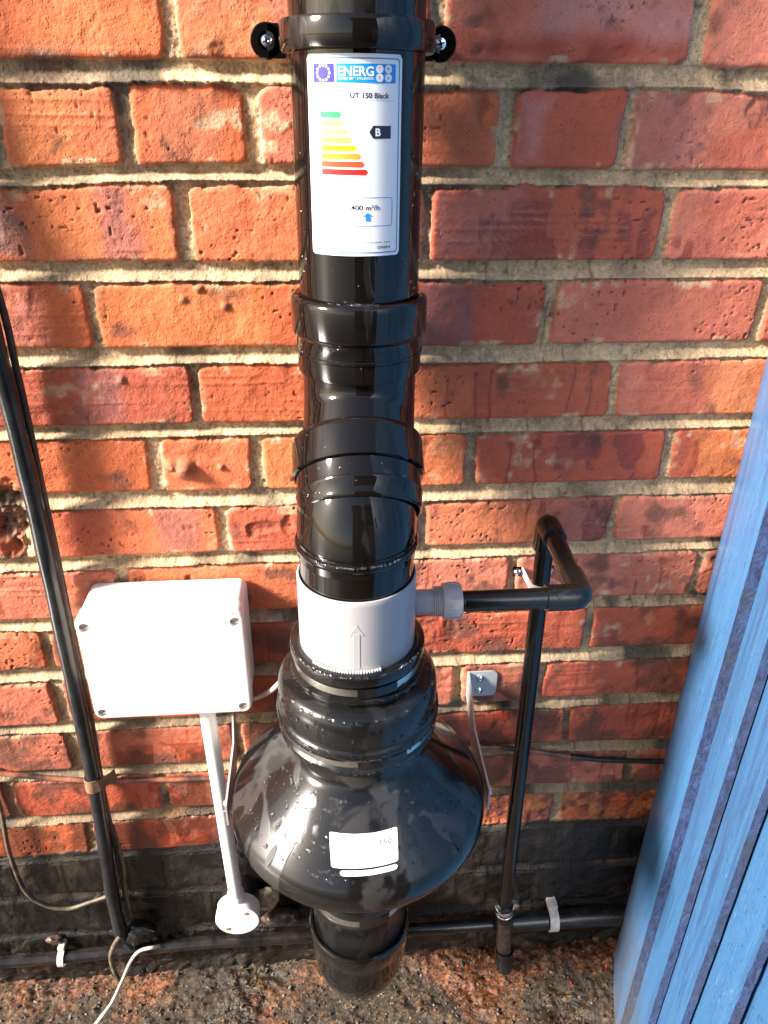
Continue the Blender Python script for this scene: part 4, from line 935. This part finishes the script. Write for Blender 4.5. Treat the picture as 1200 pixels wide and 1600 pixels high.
fp = thing('floor_pipe', 'grimy black pipe lying along the foot of the wall', 'pipe', (-.05, -.02, .07))
bm = bmesh.new(); tube(bm, spline([at(-80, 1508, .022), at(100, 1495, .022), at(300, 1474, .022), at(480, 1463, .022), at(700, 1449, .022), at(790, 1442, .022)], 10), .0098, 24); obj('narrow_run', bm, M['floorpipe'], fp)
bm = bmesh.new(); pr_ = spline([at(785, 1442, .022), at(862, 1436, .022), at(950, 1430, .022), at(1030, 1425, .022)], 8); tube(bm, pr_, [.012]+[.0165]*(len(pr_)-1), 28); obj('wide_run', bm, M['floorpipe'], fp)
for (px, py, r, lbl) in ((98, 1495, .0118, 'small grubby white clip gripping the floor pipe at the far left'), (862, 1434, .0185, 'taller white clip on the thick end of the floor pipe to the right')):
    c = at(px, py, .022); t = thing('cable_clip', lbl, 'clip', (c.x, 0, c.z-r), 'white clips on the floor pipe')
    bm = bmesh.new(); rows = [(c.y+.02, c.z+r+.001)]+[(c.y-r*math.sin(R_(q)), c.z+r*math.cos(R_(q))) for q in range(0, 181, 12)]+[(c.y+.012, c.z-r)]
    T = [[bm.verts.new((c.x-r*.40, y, z)), bm.verts.new((c.x+r*.40, y, z))] for y, z in rows]
    for A, B in zip(T, T[1:]): bm.faces.new((A[0], B[0], B[1], A[1]))
    bmesh.ops.recalc_face_normals(bm, faces=bm.faces); bmesh.ops.solidify(bm, geom=bm.faces[:], thickness=-.0022); obj('hook', bm, M['dirtwhite'], t, ang=50)
    bm = bmesh.new(); box(bm, (c.x-r*.42, -.022, c.z+r+.0005), (c.x+r*.42, -.002, c.z+r+.009), .001); obj('nail_block', bm, M['dirtwhite'], t)

# rubble at the wall foot, scraps
rs2 = random.Random(5)
def lump(px, py, k, r, m, name, label, cat, sc=(1, 1, 1), group=None):
    c = at(px, py, k); bm = bmesh.new(); bmesh.ops.create_icosphere(bm, subdivisions=3, radius=1)
    for v in bm.verts:
        q = v.co*2.2; d = .75+.5*float(vn(np.array([q.x+q.z*1.7+px]), np.array([q.y-q.z*.6+py]), 3)[0])+.25*float(vn(np.array([q.x*3+px]), np.array([q.y*3+q.z*3]), 5)[0])
        v.co = Vector((v.co.x*sc[0], v.co.y*sc[1], v.co.z*sc[2]))*r*d+c
    o = obj(name, bm, m, ang=25); tag(o, label, cat, group); return o
lump(415, 1404, .014, .016, M['stone'], 'mortar_lump', 'tan lump of broken mortar to the right of the round conduit box', 'rubble', (1.2, .8, 1.1))
lump(440, 1432, .014, .014, M['dirtypipe'], 'mortar_lump', 'reddish brown rubble chunk left of the coupling under the fan', 'rubble', (1.9, .9, .7))
lump(85, 1468, .010, .008, M['dirtypipe'], 'mortar_lump', 'crumbled mortar piece just above the left clip of the floor pipe', 'rubble', (1.4, .8, .8))
lump(215, 1455, .018, .017, M['floorpipe'], 'mortar_lump', 'dark earthy clod at the foot of the thick black pipe', 'rubble', (1.6, .9, .9))
def scrap(px, py, r, lbl, a):
    d = ray(px, py); t = (-.0+.004-CAM.z)/d.z; c = CAM+d*t; bm = bmesh.new(); c.z = ghz(c.x, c.y)+.0035
    V = []
    for i in range(10):
        q = i*math.pi*2/10; rr_ = r*(1+.3*math.sin(3*q+a)); V.append(bm.verts.new(c+Vector((rr_*math.cos(q)*1.5*math.cos(a)-rr_*.45*math.sin(q)*math.sin(a), rr_*math.cos(q)*1.5*math.sin(a)+rr_*.45*math.sin(q)*math.cos(a), .0015*math.cos(2*q)))))
    bm.faces.new(V); bmesh.ops.solidify(bm, geom=bm.faces[:], thickness=.0006); o = obj('red_scrap', bm, M['redscrap'], smooth=False); tag(o, lbl, 'scrap', 'red scraps on the soil')
scrap(893, 1538, .0035, 'small red scrap on the soil in front of the white clip, nearest the bottom edge', 1.9); scrap(948, 1510, .0032, 'small red scrap on the soil right beside the blue fence', 1.3); scrap(874, 1482, .0034, 'small red scrap on the soil just below the white pipe clip', .2)

# ------------------------------------------------------------------ blue timber fence on the right
def blue_paint(name, mudtop, mudamt):
  mf, nt, b = mat(name, rough=.33)
  v = coords(nt, (30, 30, 2.2)); n = noise(nt, 6, 6, .7, v, .3); n2 = noise(nt, 14, 5, .7, coords(nt)); n3 = noise(nt, 240, 4, .7, coords(nt, (1, 1, .35)))
  c = mixc(nt, n.outputs[0], (.020, .072, .215, 1), (.065, .190, .34, 1))
  chipm = ramp(nt, n3.outputs[0], .60, .68); chipg = ramp(nt, n2.outputs[0], .52, .66)
  mm_ = nt.nodes.new('ShaderNodeMath'); mm_.operation = 'MULTIPLY'; nt.links.new(chipm.outputs[0], mm_.inputs[0]); nt.links.new(chipg.outputs[0], mm_.inputs[1])
  c = mixc(nt, mm_.outputs[0], c, (.25, .37, .52, 1))
  nw = noise(nt, 3.2, 6, .72, coords(nt, (7, 7, .8)), .5); c = mixc(nt, ramp(nt, nw.outputs[0], .48, .68).outputs[0], c, (.030, .065, .16, 1))
  ns = noise(nt, 330, 3, .6, coords(nt, (1, 1, .5))); c = mixc(nt, ramp(nt, ns.outputs[0], .62, .70).outputs[0], c, (.012, .025, .07, 1))
  # splashed mud near the ground
  tc = nt.nodes.new('ShaderNodeTexCoord'); sx_ = nt.nodes.new('ShaderNodeSeparateXYZ'); nt.links.new(tc.outputs['Object'], sx_.inputs[0])
  ad = nt.nodes.new('ShaderNodeMath'); ad.operation = 'MULTIPLY_ADD'; nt.links.new(n.outputs[0], ad.inputs[0]); ad.inputs[1].default_value = -.30; nt.links.new(sx_.outputs[2], ad.inputs[2])
  mudm = ramp(nt, ad.outputs[0], .0, mudtop, (1, 1, 1, 1), (0, 0, 0, 1))
  nq = noise(nt, 26, 6, .75, coords(nt, (1, 1, .35)), .4); mq = ramp(nt, nq.outputs[0], .38, .60, (.35, .35, .35, 1), (1, 1, 1, 1)); mx_ = nt.nodes.new('ShaderNodeMath'); mx_.operation = 'MULTIPLY'; nt.links.new(mudm.outputs[0], mx_.inputs[0]); nt.links.new(mq.outputs[0], mx_.inputs[1])
  mu = nt.nodes.new('ShaderNodeMath'); mu.operation = 'MULTIPLY'; nt.links.new(mx_.outputs[0], mu.inputs[0]); mu.inputs[1].default_value = mudamt
  c = mixc(nt, mu.outputs[0], c, (.075, .064, .052, 1)); nt.links.new(c, b.inputs['Base Color'])
  hb = bump(nt, None, n.outputs[0], .5, .0016); bump(nt, b, n3.outputs[0], .35, .0007, hb)
  return mf
mf1 = blue_paint('blue_paint_muddy', .15, .80); mf = blue_paint('blue_paint', .06, .5)
me_, nt, b = mat('rough_sawn_blue', rough=.75)
v = coords(nt, (1, 1, .45)); n = noise(nt, 130, 6, .75, v, 1.0); n5 = noise(nt, 16, 3, .6, coords(nt))
c = mixc(nt, ramp(nt, n.outputs[0], .36, .64).outputs[0], (.003, .008, .030, 1), (.018, .046, .14, 1)); c = mixc(nt, ramp(nt, n5.outputs[0], .50, .70).outputs[0], c, (.014, .022, .05, 1))
tc = nt.nodes.new('ShaderNodeTexCoord'); sx_ = nt.nodes.new('ShaderNodeSeparateXYZ'); nt.links.new(tc.outputs['Object'], sx_.inputs[0])
mudm = ramp(nt, sx_.outputs[2], .02, .25, (.9, .9, .9, 1), (0, 0, 0, 1)); c = mixc(nt, mudm.outputs[0], c, (.05, .047, .045, 1))
nt.links.new(c, b.inputs['Base Color']); bump(nt, b, n.outputs[0], 1.0, .004)
fence = thing('timber_fence', 'blue painted fence of overlapping upright boards to the right of the pipes', 'fence', (.478, -.016, 0))
O = Vector((.4785, -.016)); U = Vector((-.338, -.941)).normalized(); N = Vector((.941, -.338)).normalized()   # U towards the yard, N away from the camera side
def azpt(az, off):
    d = Vector((math.sin(R_(az)), math.cos(R_(az)))); C = Vector((0, CAM.y)); Q = O+N*off   # C+d*t on line Q+U*s
    det = d.x*(-U.y)-d.y*(-U.x); w_ = Q-C; t = (w_.x*(-U.y)-w_.y*(-U.x))/det; return C+d*t
AZ = [(32.25, 34.9, 35.9), (36.15, 37.6, 38.35), (38.55, 40.75, 41.5), (41.75, 44.75, 45.6), (46.3, 50.0, 51.0), (51.3, 56.5, 57.8)]
for k, (a0, a1, a2) in enumerate(AZ):
    front = azpt(a1, 0.0); back = azpt(a2, 0.0); e_th = (front-azpt(a2, .0)).length
    tk = .0125
    # near end of the board: thick sawn edge; far end tucked behind the previous board
    p0 = azpt(a0, .0 if k == 0 else .0155); p1 = azpt(a1, 0.0)
    d_e = Vector((math.sin(R_(a2)), math.cos(R_(a2)))); C = Vector((0, CAM.y))
    # edge runs from p1 straight away (N) until it meets azimuth a2
    det = d_e.x*(-N.y)-d_e.y*(-N.x); w_ = p1-C; t = (w_.x*(-N.y)-w_.y*(-N.x))/det; p2 = C+d_e*t
    if (p2-p1).length > .03: p2 = p1+(p2-p1).normalized()*.02
    p3 = p0+N*.006
    if k > 0: p0 = p0-U*.02; p3 = p3-U*.02
    prof = []
    if k == 0:
        rr_ = .012; prof = [p0+N*.02, p0+N*rr_*.9-U*.0]
        for q in (20, 45, 70, 90): prof.append(p0+U*(rr_*(1-math.cos(R_(q))))+N*(rr_*(1-math.sin(R_(q)))))
        L_ = (p1-p0).length
        for f in (.25, .5, .75, .94): prof.append(p0+U*(L_*f)-N*(.004*math.sin(math.pi*f)))
        prof += [p1, p2, p2-U*.10, ]
    else:
        L_ = (p1-p0).length; prof = [p3, p0]
        for f in (.3, .6, .9): prof.append(p0+(p1-p0)*f-N*(.0018*math.sin(math.pi*f)))
        prof += [p1, p2, p2+(p3-p2)*.5]
    bm = bmesh.new(); nz = 90; T = []; top = 1.62+.01*((k*7) % 3)
    ei = prof.index(p1)
    rk = random.Random(40+k)
    for j in range(nz+1):
        z = -.01+(top+.01)*j/nz; row = []
        wob = .0012*math.sin(z*5+k)+.0006*math.sin(z*17+k*2)
        for i, p in enumerate(prof):
            o2 = Vector((0, 0))
            if i in (ei, ei+1): o2 = U*(rk.uniform(-.0007, .0007)+wob)
            row.append(bm.verts.new((p.x+o2.x, p.y+o2.y, z)))
        T.append(row)
    n_ = len(prof)
    for A, B in zip(T, T[1:]):
        for i in range(n_):
            f = bm.faces.new((A[i], A[(i+1) % n_], B[(i+1) % n_], B[i])); f.material_index = 1 if i == ei else 0
    bm.faces.new(T[0][::-1]); bm.faces.new(T[-1]); bmesh.ops.recalc_face_normals(bm, faces=bm.faces)
    obj('board', bm, [mf1 if k == 0 else mf, me_], fence, ang=28)
a_, b_ = O+N*.035, azpt(57, .035)
for zz in (.25, 1.35):
    bm = bmesh.new(); V = []
    for p in (a_, b_):
        for dn, dz in ((0, 0), (.03, 0), (.03, .06), (0, .06)): V.append(bm.verts.new((p.x+N.x*dn, p.y+N.y*dn, zz+dz)))
    for f in ((0, 1, 2, 3), (7, 6, 5, 4), (0, 4, 5, 1), (1, 5, 6, 2), (2, 6, 7, 3), (3, 7, 4, 0)): bm.faces.new([V[i] for i in f])
    bmesh.ops.recalc_face_normals(bm, faces=bm.faces); obj('rail', bm, mf, fence, smooth=False)
